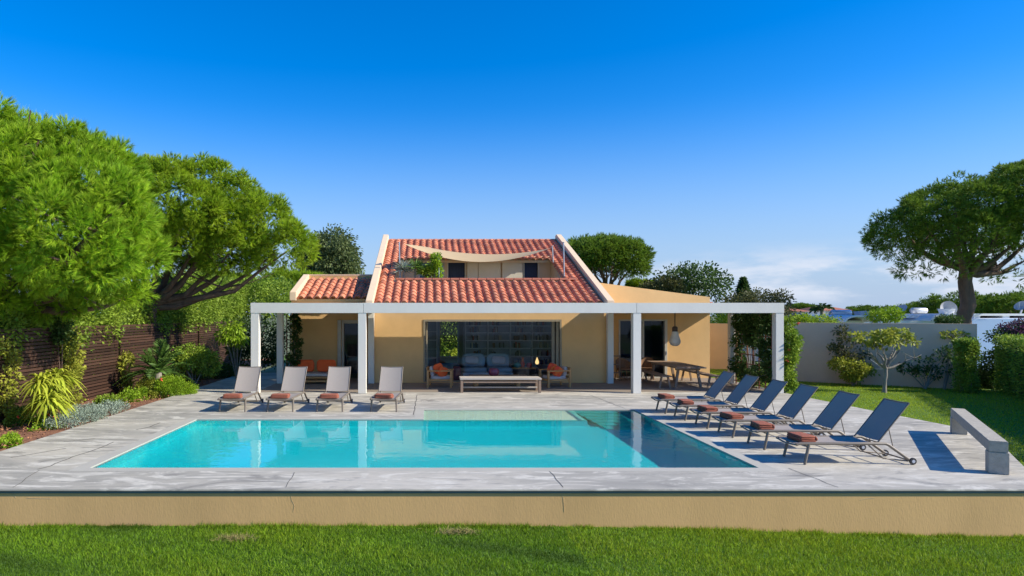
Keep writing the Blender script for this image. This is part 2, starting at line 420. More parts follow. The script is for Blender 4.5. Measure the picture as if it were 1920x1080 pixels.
d.add([(-8.1,10.04,0),(-8.1,30,0),(-8.1,30,-.3),(-8.1,10.04,-.3)], [(0,1,2,3)])
deck = structure(d.build('pool_deck', M['deck']))
jm = mat('joint_dark', (.12,.115,.10), .9)
j = MB()
rn = random.Random(4)
def crack(pts, w=.012):
    for (xa,ya),(xb,yb) in zip(pts, pts[1:]):
        n = max(2, int(math.hypot(xb-xa,yb-ya)/.25)); prev = None
        for i in range(n+1):
            t = i/n; x = xa+(xb-xa)*t+(rn.uniform(-.02,.02) if 0<i<n else 0); y = ya+(yb-ya)*t+(rn.uniform(-.02,.02) if 0<i<n else 0)
            if prev: 
                dx, dy = x-prev[0], y-prev[1]; l = math.hypot(dx,dy) or 1; nx, ny = -dy/l*w/2, dx/l*w/2
                j.add([(prev[0]-nx,prev[1]-ny,.0035),(x-nx,y-ny,.0035),(x+nx,y+ny,.0035),(prev[0]+nx,prev[1]+ny,.0035)], [(0,1,2,3)])
            prev = (x,y)
def gp(*pp): return [tuple(G(*q)[:2]) for q in pp]
crack(gp((782,741),(775,778)), .02); crack(gp((1104,740),(1172,766)), .015); crack(gp((1030,884),(1056,914)), .012)
crack(gp((1478,878),(1572,914)), .012); crack(gp((552,886),(536,914)), .01); crack(gp((74,882),(24,914)), .012)
crack(gp((70,880),(95,874),(118,864),(135,857),(165,848),(200,835),(213,829)), .024); crack(gp((20,858),(70,850),(124,841)), .022)
crack(gp((255,806),(280,801),(300,793)), .03); crack(gp((120,828),(180,822)), .018); crack(gp((1385,838),(1430,846)), .01)
o = j.build('expansion_joint', jm, deck)
c = MB()
def q2(x0,x1,y0,y1): c.box(x0,x1,y0,y1,-.14,.002)
q2(X0-cw,X1+cw,Y0-cw,Y0); q2(X0-cw,X0,Y0,Y1+cw); q2(X0,XS-cw,Y1,Y1+cw); q2(XS-cw,XS,Y1,Y2+cw); q2(XS,X1+cw,Y2,Y2+cw); q2(X1,X1+cw,Y0,Y2)
c.build('pool_coping', M['coping'], deck)
# retaining wall below the terrace
rw = thing('retaining_wall', 'long low sand coloured retaining wall between front lawn and pool deck', 'wall', (0,10.1,-.8))
w = MB(); w.box(-40,-8.1,10.08,10.4,-.95,-.062); w.box(-8.1,9.42,10.072,10.6,-.95,-.062); w.build('wall', M['retain'], rw)
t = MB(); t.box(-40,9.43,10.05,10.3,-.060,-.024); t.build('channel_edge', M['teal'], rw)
t = MB(); t.box(-40,-8.1,10.04,10.5,-.022,0); t.build('cap', M['deck'], rw)
ck = MB(); k0 = ck
def wcrack(pts, w=.004, y=10.0705):
    for (a,b) in zip(pts, pts[1:]):
        A = P(a[0],a[1],y); B = P(b[0],b[1],y); A.y = B.y = y; ck.bar(A, B, .0025, w, up=(0,0,1))
wcrack([(545,925),(547,938),(552,948),(550,960)], .004); wcrack([(1574,922),(1584,930),(1592,927)], .005); wcrack([(1612,938),(1625,935),(1640,934)], .005)
wcrack([(22,924),(30,934)], .005); wcrack([(1052,922),(1056,936),(1058,960)], .004); wcrack([(50,934),(95,935)], .004)
ck.build('crack', mat('crack_pale', (.62,.47,.27), .9), rw)

# pool basin and water
b = MB(); ZB = -.90
b.add([(X0,Y0,ZB),(X1,Y0,ZB),(X1,Y2,ZB),(X0,Y2,ZB)], [(0,1,2,3)])
def wallq(xa,ya,xb,yb,z0=ZB,z1=-.141): b.add([(xa,ya,z0),(xb,yb,z0),(xb,yb,z1),(xa,ya,z1)], [(0,1,2,3)])
wallq(X0,Y0,X1,Y0); wallq(X1,Y0,X1,Y2); wallq(X1,Y2,XS,Y2); wallq(XS,Y2,XS,Y1); wallq(XS,Y1,X0,Y1); wallq(X0,Y1,X0,Y0)
wallq(XS,Y1+.001,3.95,Y1+.001,ZB,-.17); wallq(5.1,Y2-.001,5.1,Y1,ZB,-.17)
basin = structure(b.build('pool_basin', M['plaster'])); basin.cycles.is_caustics_receiver = True
s = MB(); s.add([(XS,Y1,-.165),(3.95,Y1,-.165),(3.95,Y2,-.165),(XS,Y2,-.165)], [(0,1,2,3)])
s.add([(XS,Y1-.002,-.165),(3.95,Y1-.002,-.165),(3.95,Y1-.002,-.20),(XS,Y1-.002,-.20)], [(0,3,2,1)])
for k in range(6):
    ya = Y2-.36*(k+1); s.box(3.95+.07*k, 5.1-.0*k, ya, Y2+0*k-.002*k-.004, -.165-.12*(k+1) if k < 5 else ZB, -.165-.12*k)
st = structure(s.build('pool_step_shelf', M['shelf'], basin)); st.cycles.is_caustics_receiver = True
del st['kind']
w = MB(); ns = 1
zw = -.02
w.add([(X0,Y0,zw),(XS,Y0,zw),(X1,Y0,zw),(X1,Y1,zw),(X1,Y2,zw),(3.95,Y2,zw),(3.95,Y1,zw),(XS,Y1,zw),(X0,Y1,zw)], [(0,1,7,8),(1,2,3,6,7),(6,3,4,5)], True)
w2 = MB(); w2.add([(XS,Y1,zw),(3.95,Y1,zw),(3.95,Y2,zw),(XS,Y2,zw)], [(0,1,2,3)], True)
def water_mat(name, tint):
    wm = bpy.data.materials.new(name); wm.use_nodes = True; n = wm.node_tree; n.nodes.clear()
    gl = n.nodes.new('ShaderNodeBsdfPrincipled'); gl.inputs['IOR'].default_value = 1.33; gl.inputs['Roughness'].default_value = 0; gl.inputs['Transmission Weight'].default_value = 1; gl.inputs['Base Color'].default_value = (*tint,1)
    oo = n.nodes.new('ShaderNodeOutputMaterial'); n.links.new(gl.outputs[0], oo.inputs[0])
    tc = n.nodes.new('ShaderNodeTexCoord'); mp = n.nodes.new('ShaderNodeMapping'); mp.inputs['Scale'].default_value = (1,.8,1); n.links.new(tc.outputs['Object'], mp.inputs[0])
    t1 = n.nodes.new('ShaderNodeTexNoise'); t1.inputs['Scale'].default_value = 5; t1.inputs['Detail'].default_value = 3; n.links.new(mp.outputs[0], t1.inputs[0])
    t2 = n.nodes.new('ShaderNodeTexNoise'); t2.inputs['Scale'].default_value = .35; n.links.new(mp.outputs[0], t2.inputs[0])
    mr = n.nodes.new('ShaderNodeMapRange'); mr.inputs[1].default_value = .42; mr.inputs[2].default_value = .62; mr.inputs[3].default_value = .012; mr.inputs[4].default_value = .16; n.links.new(t2.outputs[0], mr.inputs[0])
    bp = n.nodes.new('ShaderNodeBump'); bp.inputs['Distance'].default_value = .03; n.links.new(mr.outputs[0], bp.inputs['Strength']); n.links.new(t1.outputs[0], bp.inputs['Height']); n.links.new(bp.outputs[0], gl.inputs['Normal'])
    return wm
wo = structure(w.build('pool_water', water_mat('pool_water_deep', (.02,.50,.58)))); wo2 = w2.build('shallow_water', water_mat('pool_water_shallow', (.74,.96,.95)), wo); wo2.cycles.is_caustics_caster = True; wo.cycles.is_caustics_caster = True
sk = MB(); sk.lathe([(.0,0),(.09,0),(.1,.004),(.1,.012)], (-3.0,16.5,zw-.006), 16)
# porch floor
p = MB(); p.box(-8.1,11.85,22.62,27.6,-.1,.006); structure(p.build('porch_floor', M['porch']))
p = MB(); p.box(-8.1,-5.7,22.6,30,-.1,.012); structure(p.build('path', M['deck']))

# ---- grass blades (nobody could count them)
def grass(name, label, x0, x1, y0, y1, fz, n, L, W, seed, keep=None, m='grassmat'):
    rg = np.random.RandomState(seed)
    x = rg.uniform(x0,x1,n); y = rg.uniform(y0,y1,n)
    if keep is not None:
        k = keep(x,y); x = x[k]; y = y[k]
    z = np.array([fz(a,b_) for a,b_ in zip(x,y)])
    c = np.stack([x,y,z],1); d = unit(np.stack([rg.normal(0,.5,len(x)),rg.normal(0,.5,len(x)),np.ones(len(x))],1))
    cl = .5+.5*np.sin(x*1.3+np.sin(y*2.1)*1.4)*np.sin(y*1.9+x*.4)
    a = needles(rg, c, d, L*rg.uniform(.5,1.2,size=len(x))*(.75+.4*cl), W)
    o = soup(name, a, M[m], var=np.clip(.15+.55*cl*rg.rand(len(x))+.3*rg.rand(len(x))*(x>2)*1.6, 0, 1))
    return tag(o, label, 'grass', kind='stuff')
grass('front_lawn', 'short green mown grass of the front lawn below the retaining wall', -9.5, 11.5, 7.9, 10.05, lambda x,y: zf(x)-.005 if x < 9.5 else zr(x,y), 200000, .07, .009, 3)
grass('wall_edge_grass', 'taller dark grass tufts along the foot of the retaining wall', -6.8, 8.9, 9.95, 10.065, lambda x,y: zf(x)-.01, 9000, .10, .008, 5, keep=lambda x,y: np.sin(x*2.1)+np.sin(x*5.7+1) > -.2)
fol_ = mat('side_lawn_blades', (.30,.44,.012), .6, (.20,.34,.008), .5, .35, var=.4, var2=(.42,.50,.03), trans=.35, spec=.25); M['sidegrass'] = fol_
grass('side_lawn', 'green lawn beside the pool deck in front of the grey wall', 9.5, 21, 10.5, 33, lambda x,y: zr(x,y)-.004, 200000, .06, .012, 7, keep=lambda x,y: (x > np.interp(y, [e[1] for e in EDGE], [e[0] for e in EDGE])+.02) & ((x < 19.6) | (y > 24)), m='sidegrass')
rg = np.random.RandomState(9)
for (px, py) in ((440,1012),(855,1000)):
    q = G(px,py,zf(0)); n0 = 500; x = q.x+rg.normal(0,.14,n0); y = q.y+rg.normal(0,.06,n0); c_ = np.stack([x,y,np.full(n0,zf(q.x)+.02)],1)
    o = soup('dry_grass', needles(rg, c_, unit(np.stack([rg.normal(0,1,n0),rg.normal(0,1,n0),rg.uniform(.1,.8,n0)],1)), .09*rg.uniform(.6,1.2,n0), .006), M['drygrass'])
    tag(o, 'straw coloured dry patch left of centre in the front lawn' if px < 500 else 'straw coloured dry patch near the middle of the front lawn', 'dry grass', kind='stuff')

# ================================================================== villa
V = thing('villa', 'tan single storey villa with barrel tiled roof and an upper terrace', 'house', (2.3,25.6,0))
YF = 25.6
XL, XR = -2.12, 6.9
ox0, ox1, oz0, oz1 = XX(794,YF), XX(1053,YF), .04, ZZ(599,YF)
w = MB()
w.box(XL,ox0,YF,YF+.3,-.05,3.05); w.box(ox1,XR,YF,YF+.3,-.05,3.05); w.box(ox0,ox1,YF,YF+.3,oz1,3.05); w.box(ox0,ox1,YF,YF+.3,-.05,oz0)
w.box(XL-.001,XL+.28,YF+.3,36,-.05,3.0); w.box(XR-.28,XR+.001,YF+.3,36,-.05,3.0)
rx0, rx1 = XX(826,36), XX(862,36)
w.box(XL,rx0,36,36.3,-.05,6.0); w.box(rx1,XR,36,36.3,-.05,6.0); w.box(rx0,rx1,36,36.3,2.3,6.0); w.box(rx0,rx1,36,36.3,-.05,.35)
w.build('main_wall', M['stucco'], V)
# left wing
YL = 27.3
lx0, lx1, ldx0, ldx1, ldz = XX(546,YL), XL, XX(641,YL), XX(676,YL), ZZ(600,YL)
w = MB(); w.box(lx0,ldx0,YL,YL+.3,-.05,3.32); w.box(ldx1,lx1,YL,YL+.3,-.05,3.32); w.box(ldx0,ldx1,YL,YL+.3,ldz,3.32)
w.box(lx0,lx0+.3,YL+.3,30,-.05,3.3); w.box(lx0,lx1,29.95,30.2,3.0,4.30); w.build('left_wing_wall', M['stucco'], V)
# right wing
YR = 27.55
rdx0, rdx1, rdz = XX(1160,YR), XX(1251,YR), ZZ(599,YR)
rx_e = XX(1331,YR)
w = MB()
w.box(XR,rdx0,YR,YR+.3,-.05,rdz); w.box(rdx1,rx_e,YR,YR+.3,-.05,rdz)
w.prism([(6.885,rdz),(rx_e,rdz),(rx_e,ZZ(557,YR)),(6.885,ZZ(529.5,YR))], 'y', YR, YR+.3)
w.box(rx_e-.3,rx_e,YR+.3,34,-.05,3.2); w.build('right_wing_wall', M['stucco'], V)
w = MB(); w.box(rx_e+.0,rx_e+.16,YR+.1,YR+1.2,3.02,3.10); w.build('tile_edge', M['terracotta'], V)

# roofs of barrel tiles
def tiles(x0, x1, yA, zA, yB, zB, nc, nr, hole=None):
    mb = MB(); rnd = random.Random(int(nc*7+nr)); dx = (x1-x0)/nc; sl = Vector((0,yB-yA,zB-zA)); Ls = sl.length; s = sl/Ls; nrm = Vector((0,-s.z,s.y))
    prof = []
    for i in range(11):
        u = i/10
        a = (u-.5)/.33
        h = math.sqrt(max(0,1-a*a))*.085 if abs(a) < 1 else -.015*math.sin(PI*min(u,1-u)/.17*.5)
        prof.append((u, h))
    for r in range(nr):
        for cidx in range(nc):
            yc = yA+(yB-yA)*(r+.5)/nr; xc = x0+dx*(cidx+.5)
            if hole and hole[0] < xc < hole[1] and hole[2] < yc < hole[3]: continue
            vv = rnd.random()*.98+.01; jx = rnd.uniform(-.006,.006); jl = rnd.uniform(-.015,.015)
            a0 = Ls*r/nr-.04+jl; a1 = Ls*(r+1)/nr
            v = []
            for (aa, up, sc) in ((a0, .030, 1.0), (a1, 0., .9)):
                for u, h in prof:
                    uu = .5+(u-.5)*(sc if abs(u-.5) < .34 else 1)
                    p_ = Vector((x0+dx*(cidx+uu)+jx, yA, zA)) + s*aa + nrm*(h*sc+up); v.append(p_)
            for u, h in prof: v.append(Vector((x0+dx*(cidx+u)+jx, yA, zA)) + s*a0 + nrm*(h*.9-.006))
            n = len(prof); f = [(i,i+1,n+i+1,n+i) for i in range(n-1)] + [(2*n+i,2*n+i+1,i+1,i) for i in range(n-1)]
            mb.add(v, f, False, vv)
    return mb
yA, zA, yB, zB = 25.50, 3.02, 35.0, 6.42
hx0, hx1, hy0, hy1 = -1.45, 5.75, 28.2, 31.45
rf = tiles(-2.02, 6.62, yA, zA, yB, zB, 27, 26, (hx0,hx1,hy0,hy1)).build('tiled_roof', M['tile'], V)
u = MB()     # slab under the tiles, open over the terrace
def slabpc(x0,x1,ya,yb):
    za = zA+(ya-yA)*(zB-zA)/(yB-yA); zb = zA+(yb-yA)*(zB-zA)/(yB-yA)
    u.prism([(ya,za-.16),(ya,za-.03),(yb,zb-.03),(yb,zb-.16)], 'x', x0, x1)
slabpc(-2.02,6.62,yA+.06,hy0); slabpc(-2.02,hx0,hy0+.001,hy1); slabpc(hx1,6.62,hy0+.001,hy1); slabpc(-2.02,6.62,hy1+.001,yB)
u.prism([(35.001,6.26),(35.001,6.39),(36.5,5.6),(36.5,5.45)], 'x', -2.02, 6.62)
u.build('roof_slab', M['stucco_pale'], V)
r = MB()
for i in range(24):
    xa = -2.0+i*.36
    if xa > 6.5: break
    r.lathe([(.09,0),(.10,.35)], (xa,35.03,6.40), 10, 'x')
r.build('ridge_tiles', M['terracotta'], rf)
for side, xa, xb in (('l',-2.30,-2.03),('r',6.63,6.90)):
    w = MB(); w.prism([(25.02,2.86),(25.02,3.10),(35.0,6.72),(35.25,6.66),(35.25,6.3),(26.2,3.0),(26.2,2.86)], 'x', xa, xb); w.build('roof_parapet', M['stucco_pale'], V, bevel=.015)
for xa, xb in ((-2.28,-2.10),(6.70,6.88)): w = MB(); w.prism([(26.1,2.8),(35.2,6.5),(36.2,5.9),(36.2,2.8)], 'x', xa, xb); w.build('gable_wall', M['stucco'], V)
lr = tiles(-5.22, -2.32, 27.05, 3.24, 29.9, 4.16, 9, 7).build('wing_tiled_roof', M['tile'], V)
w = MB(); w.prism([(26.95,3.15),(26.95,3.48),(29.95,4.36),(30.2,4.36),(30.2,3.9),(27.4,3.1)], 'x', -5.50, -5.24); w.build('wing_parapet', M['stucco_pale'], V, bevel=.015)
w = MB(); w.box(-5.5,-2.3,29.94,30.22,4.301,4.36); w.build('wing_coping', M['stucco_pale'], V)
w = MB(); w.prism([(27.1,3.1),(27.1,3.2),(29.9,4.1),(29.9,4.0)], 'x', -5.23, -2.31); w.build('wing_slab', M['stucco'], V)
# terrace
zt = 3.62
w = MB(); w.box(hx0,hx1,hy0,31.9,zt-.1,zt); w.build('terrace_floor', M['porch'], V)
YT = 31.72
w = MB()
d1a, d1b, d2a, d2b = XX(838,YT), XX(874,YT), XX(981,YT), XX(1011,YT); dz = ZZ(490,YT); ga, gb = XX(785,YT), XX(833,YT)
w.box(hx0,ga,YT,YT+.2,zt,5.32); w.box(gb,d1a,YT,YT+.2,zt,5.32); w.box(d1b,d2a,YT,YT+.2,zt,5.32); w.box(d2b,hx1,YT,YT+.2,zt,5.32)
for a_, b_ in ((ga,gb),(d1a,d1b),(d2a,d2b)): w.box(a_,b_,YT,YT+.2,dz,5.32)
def zr_(y): return zA+(y-yA)*(zB-zA)/(yB-yA)
for xa, xb in ((hx0-.12,hx0),(hx1,hx1+.12)): w.prism([(hy0,zt),(hy0,zr_(hy0)-.0),(31.7,zr_(31.7)-.05),(31.7,zt)], 'x', xa, xb)
w.box(hx0,hx1,hy0,hy0+.12,zt,zr_(hy0)+.02)
w.build('terrace_wall', M['stucco_pale'], V)
w = MB(); w.box(hx0-.12,hx1+.12,31.40,31.52,5.10,5.20); w.build('terrace_fascia', M['frame'], V)
w = MB()
n = 20; xa = XX(742,28.15); xb = XX(1082,28.15)
for i in range(n): w.box(xa+(xb-xa)*i/n+.008, xa+(xb-xa)*(i+1)/n-.008, hy0-.14, hy0+.2, zr_(hy0)+.03, zr_(hy0)+.115)
w.build('terrace_coping', M['terracotta'], V, bevel=.012)
for a_, b_ in ((d1a,d1b),(d2a,d2b)):
    f_ = MB(); f_.box(a_,a_+.06,YT-.03,YT+.1,zt,dz); f_.box(b_-.06,b_,YT-.03,YT+.1,zt,dz); f_.box(a_+.06,b_-.06,YT-.03,YT+.1,dz-.06,dz); dd_ = f_.build('terrace_door', M['cream'], V)
    f_ = MB(); f_.box(a_+.06,b_-.06,YT+.12,YT+.14,zt,dz-.06); f_.build('dark_pane', M['curtain'], dd_)
f_ = MB(); f_.box(gb-.05,gb+.02,YT-.03,YT+.1,zt,dz); f_.box(ga-.02,ga+.05,YT-.03,YT+.1,zt,dz); f_.box((ga+gb)/2-.02,(ga+gb)/2+.02,YT-.03,YT+.1,zt,dz); dd_ = f_.build('terrace_window', M['frame_w'], V)
f_ = MB(); f_.box(ga+.05,gb-.05,YT+.04,YT+.06,zt,dz); f_.build('pane', mat('blue_window_pane', (.10,.22,.38), .05, spec=1.0), dd_)
for a_, b_, yy in ((XX(876,31.6),XX(896,31.6),.03),(XX(897,31.6),XX(939,31.6),.0),(XX(942,31.5),XX(980,31.5),.06)):
    f_ = MB(); f_.box(a_,b_,YT-.10-yy,YT-.05-yy,zt+.02,dz+.04); f_.build('sliding_shutter', M['cream'], V, bevel=.008)
# sliding door of the living room
f_ = MB()
f_.box(ox0,ox0+.07,YF-.02,YF+.25,oz0,oz1); f_.box(ox1-.07,ox1,YF-.02,YF+.25,oz0,oz1); f_.box(ox0+.07,ox1-.07,YF-.02,YF+.25,oz1-.08,oz1); f_.box(ox0+.07,ox1-.07,YF-.02,YF+.25,oz0,oz0+.03)
f_.box(ox1-.20,ox1-.10,YF+.04,YF+.10,oz0+.03,oz1-.08); f_.box(ox1-.35,ox1-.24,YF+.12,YF+.18,oz0+.03,oz1-.08); f_.box(ox0+.1,ox0+.16,YF+.12,YF+.18,oz0+.03,oz1-.08)
sd = f_.build('sliding_door', M['frame'], V)
f_ = MB(); f_.box(ox0+.16,ox1-.35,YF+.14,YF+.15,oz0+.03,oz1-.08); f_.build('glass_pane', M['glass'], sd)
# dining wing door
f_ = MB(); f_.box(rdx0,rdx0+.06,YR-.02,YR+.2,0,rdz); f_.box(rdx1-.10,rdx1,YR-.02,YR+.2,0,rdz); f_.box(rdx0+.06,rdx1-.1,YR-.02,YR+.2,rdz-.06,rdz); f_.box(XX(1206,YR)-.04,XX(1206,YR)+.04,YR,YR+.15,0,rdz-.06)
f_.box(rdx0+.06,rdx1-.1,YR-.02,YR+.2,0.0,.05)
sd2 = f_.build('glazed_door', M['frame_w'], V); f_ = MB(); f_.box(rdx0+.06,rdx1-.1,YR+.06,YR+.07,.05,rdz-.06); f_.build('glass_pane', M['glass'], sd2)
f_ = MB(); f_.box(rdx1-.06,rdx1-.03,YR-.06,YR-.02,.95,1.1); f_.build('handle', M['chrome'], sd2)
f_ = MB(); f_.box(rdx0-.6,rdx1+.6,YR+3.4,YR+3.5,0,3); f_.box(rdx0-.6,rdx0-.5,YR+.31,YR+3.4,0,3); f_.box(rdx1+.5,rdx1+.6,YR+.31,YR+3.4,0,3); f_.box(rdx0-.6,rdx1+.6,YR+.31,YR+3.4,2.7,2.8); f_.build('dining_room', M['curtain'], V)
# left wing door
f_ = MB(); f_.box(ldx0-.16,ldx0-.02,YL-.12,YL-.001,0,ldz+.0); f_.box(ldx0,ldx0+.08,YL-.02,YL+.2,0,ldz); f_.box(ldx0+.08,ldx1,YL-.02,YL+.2,ldz-.14,ldz); sd3 = f_.build('side_door', M['frame_w'], V)
f_ = MB(); f_.box(ldx0+.08,ldx1,YL+.1,YL+.11,.05,ldz-.14); f_.build('glass_pane', M['glass'], sd3)
f_ = MB(); f_.box(ldx0-.3,ldx1,YL+2.4,YL+2.5,0,3.2); f_.box(ldx0-.4,ldx0-.3,YL+.31,YL+2.5,0,3.2); f_.box(ldx0-.3,ldx1,YL+.31,YL+2.5,2.8,2.9); f_.build('side_room', M['curtain'], V)
# living room shell
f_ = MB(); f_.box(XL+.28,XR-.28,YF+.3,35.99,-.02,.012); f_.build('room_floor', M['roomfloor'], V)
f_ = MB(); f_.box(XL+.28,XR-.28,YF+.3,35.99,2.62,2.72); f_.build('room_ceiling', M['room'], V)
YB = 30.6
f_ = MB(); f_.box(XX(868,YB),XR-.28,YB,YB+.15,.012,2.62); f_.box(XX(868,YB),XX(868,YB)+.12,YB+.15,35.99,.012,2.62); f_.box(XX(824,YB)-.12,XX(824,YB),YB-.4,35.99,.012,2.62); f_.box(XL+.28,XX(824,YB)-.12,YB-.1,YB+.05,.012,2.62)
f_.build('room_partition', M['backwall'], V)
# ================================================================== bookshelves and living room furniture
def shelf_unit(name, label, x0, x1, divs, levels, yb, depth=.32):
    t = thing(name, label, 'bookcase', ((x0+x1)/2, yb-depth/2, 0))
    f_ = MB()
    for xd in divs: f_.box(xd-.02,xd+.02,yb-depth,yb,.015,2.58)
    f_.build('upright', M['room'], t)
    for z in levels:
        f_ = MB()
        for a_, b_ in zip(divs, divs[1:]): f_.box(a_+.02,b_-.02,yb-depth,yb-.002,z-.018,z+.018)
        f_.build('shelf', M['room'], t)
    return t
SB = YB-.004
lv = [ZZ(q, 30.3) for q in (698, 684, 668, 653, 638.5, 624, 611)]
shelf_unit('bookcase', 'white bookcase filling the back wall of the living room behind the sofa', XX(872,YB), XX(1037,YB), [XX(872,YB),XX(914,YB),XX(956,YB),XX(996,YB),XX(1037,YB)], lv, SB)
shelf_unit('bookcase', 'narrow dim bookcase at the left end of the living room', XX(792,YB), XX(819,YB), [XX(792,YB),XX(819,YB)], [ZZ(q,30.1) for q in (690,672,655,638,622)], YB-.104)
bk = MB(); bk.box(-.5,.5,-.5,.5,0,1); bkm = [mat('book_%s' % n_, c_, .7) for n_, c_ in (('dark',(.05,.05,.06)),('blue',(.08,.12,.25)),('red',(.35,.06,.05)),('cream',(.55,.5,.4)),('brown',(.2,.1,.06)),('grey',(.25,.25,.27)))]
protos = []
for m_ in bkm:
    q = MB(); q.box(-.5,.5,-.5,.5,0,1); me = bpy.data.meshes.new('book'); me.from_pydata(q.v, [], q.f); me.materials.append(m_); protos.append(me)
rn = random.Random(11)
cnt = 0
for z in lv[1:]:
    for a_, b_ in ((XX(874,YB),XX(912,YB)),(XX(916,YB),XX(954,YB)),(XX(958,YB),XX(994,YB)),(XX(998,YB),XX(1034,YB))):
        x = a_ + rn.uniform(.03,.3)
        for k in range(rn.randint(4,8)):
            wd = rn.uniform(.03,.075)
            if rn.random() < .15: x += rn.uniform(.05,.2)
            if x+wd > b_-.03: break
            o = bpy.data.objects.new('book', rn.choice(protos)); COL.objects.link(o); h_ = rn.uniform(.16,.26)
            o.location = (x+wd/2, SB-.2, z+.018); o.scale = (wd*.94, .18, h_); x += wd; cnt += 1
            tag(o, 'upright book in a row on the dim white bookcase behind the glass', 'book', 'books in rows on the living room bookcase')
def legs4(t, x0, x1, y0, y1, w_, z1, m, name='leg', z0=.008):
    for x in (x0+w_/2, x1-w_/2):
        for y in (y0+w_/2, y1-w_/2):
            q = MB(); q.box(x-w_/2,x+w_/2,y-w_/2,y+w_/2,z0,z1); q.build(name, m, t, bevel=.006)
RY = lambda a: Matrix.Rotation(a, 3, 'Y'); RX = lambda a: Matrix.Rotation(a, 3, 'X'); RZ = lambda a: Matrix.Rotation(a, 3, 'Z')
# sofa
sx0, sx1, sy = XX(866,27.6), XX(961,27.2), 27.0
t = thing('sofa', 'blue grey low two seat sofa inside the living room facing the pool', 'sofa', ((sx0+sx1)/2, 27.6, .012))
q = MB(); q.box(sx0,sx1,27.0,28.2,.06,.26); q.build('base', M['sofa'], t, bevel=.03)
xm = (sx0+sx1)/2
for a_, b_ in ((sx0,xm-.01),(xm+.01,sx1)):
    q = MB(); q.pillow(((a_+b_)/2,27.5,.36), (b_-a_,1.05,.24), e=.3); q.build('seat_cushion', M['sofa'], t)
    q = MB(); q.pillow(((a_+b_)/2,28.0,.68), ((b_-a_)*.96,.28,.60), RX(-.15), e=.35); q.build('back_cushion', M['sofa'], t)
for x in (sx0+.42, sx1-.5):
    q = MB(); q.pillow((x,27.72,.72), (.58,.14,.30), RX(-.3) @ RY(.06), e=.4); o = q.build('scatter_pillow', M['pillow'], None, origin=(x,27.7,.6))
    tag(o, 'pale pink pillow on the %s seat of the blue grey sofa' % ('left' if x < xm else 'right'), 'pillow')
# red cube, console, ornaments
q = MB(); x = XX(857,26.6); q.box(x-.15,x+.15,26.5,26.8,.012,.55); o = q.build('side_table', M['darkred'], None, origin=(x,26.65,.012), bevel=.012); tag(o, 'dark red lacquered side block left of the sofa behind the glass', 'side table')
xa, xb = XX(957,27.6), XX(1006,27.6)
t = thing('console_table', 'low brown wooden console right of the sofa carrying ornaments', 'console', ((xa+xb)/2,27.9,.012))
q = MB(); q.box(xa,xb,27.6,28.1,.36,.41); q.build('tabletop', M['teak'], t)
q = MB(); q.box(xa+.05,xb-.05,27.66,28.05,.03,.358); q.build('cabinet', M['dark'], t)
def lathe_thing(name, label, cat, prof, c_, m):
    q = MB(); q.lathe(prof, c_, 18); return tag(q.build(name, m, None, origin=c_), label, cat)
tealm = mat('teal_ceramic', (.08,.40,.38), .3)
lathe_thing('bowl', 'teal ceramic bowl on the console beside the sofa', 'bowl', [(0,0),(.1,0),(.17,.09),(.13,.18),(.06,.2)], (XX(970,27.8),27.8,.412), tealm)
lathe_thing('vase', 'tall slim reddish vase at the middle of the console', 'vase', [(0,0),(.07,0),(.09,.15),(.045,.3),(.05,.42),(0.03,.42)], (XX(980,27.8),27.8,.412), M['red'])
lathe_thing('vase', 'short pink vase toward the right end of the console', 'vase', [(0,0),(.08,0),(.12,.1),(.08,.19),(.05,.2)], (XX(992,27.8),27.8,.412), mat('pink_ceramic', (.6,.12,.14), .4))
t = thing('table_lamp', 'small lit glass lamp behind the right armchair', 'lamp', (XX(1007,27.3),27.3,.0))
q = MB(); q.lathe([(0,.012),(.09,.012),(.02,.03),(.02,.56),(.05,.58)], (XX(1007,27.3),27.3,0), 14); q.build('stand', M['dark'], t)
q = MB(); q.lathe([(.04,.58),(.075,.63),(.07,.70),(.03,.80),(.012,.86)], (XX(1007,27.3),27.3,0), 14); q.build('lamp_shade', mat('lit_lamp_glass', (.9,.7,.4), .4, emit=(1,.65,.25,1.0)), t)
# coffee table with bowl
xa, xb = XX(889,24.2), XX(974,24.2)
t = thing('coffee_table', 'low brown wooden coffee table behind the whitewashed bench', 'table', ((xa+xb)/2,24.3,0))
q = MB(); q.box(xa-.15,xb+.3,23.9,24.8,.33,.39); q.build('tabletop', M['teak_grey'], t, bevel=.008)
legs4(t, xa, xb, 23.95, 24.75, .13, .33, M['teak'])
lathe_thing('bowl', 'glossy plum coloured round bowl on the coffee table', 'bowl', [(0,0),(.12,0),(.19,.1),(.19,.2),(.14,.27),(.12,.25)], (XX(926,24.2),24.2,.392), mat('plum_glaze', (.28,.07,.12), .15))
# whitewashed bench in front
xa, xb, yy = XX(862.5,22.35), XX(1016,22.35), 22.35
t = thing('long_bench', 'long whitewashed daybed bench standing in front of the living room opening', 'bench', ((xa+xb)/2,yy+.35,0))
zt0 = ZZ(709,yy)
q = MB(); q.box(xa,xb,yy,yy+.75,zt0-.06,zt0); q.build('bench_top', M['whitewood'], t, bevel=.01)
q = MB(); q.box(xa+.12,xb-.12,yy+.03,yy+.07,zt0-.16,zt0-.11); q.box(xa+.12,xb-.12,yy+.68,yy+.72,zt0-.16,zt0-.11); q.build('rail', M['teak_grey'], t)
q = MB(); q.box(xa+.1,xb-.1,yy+.33,yy+.4,.13,.17); q.build('stretcher', M['whitewood'], t)
legs4(t, xa+.02, xb-.02, yy+.02, yy+.73, .085, zt0-.061, M['teak_grey'], z0=.0)
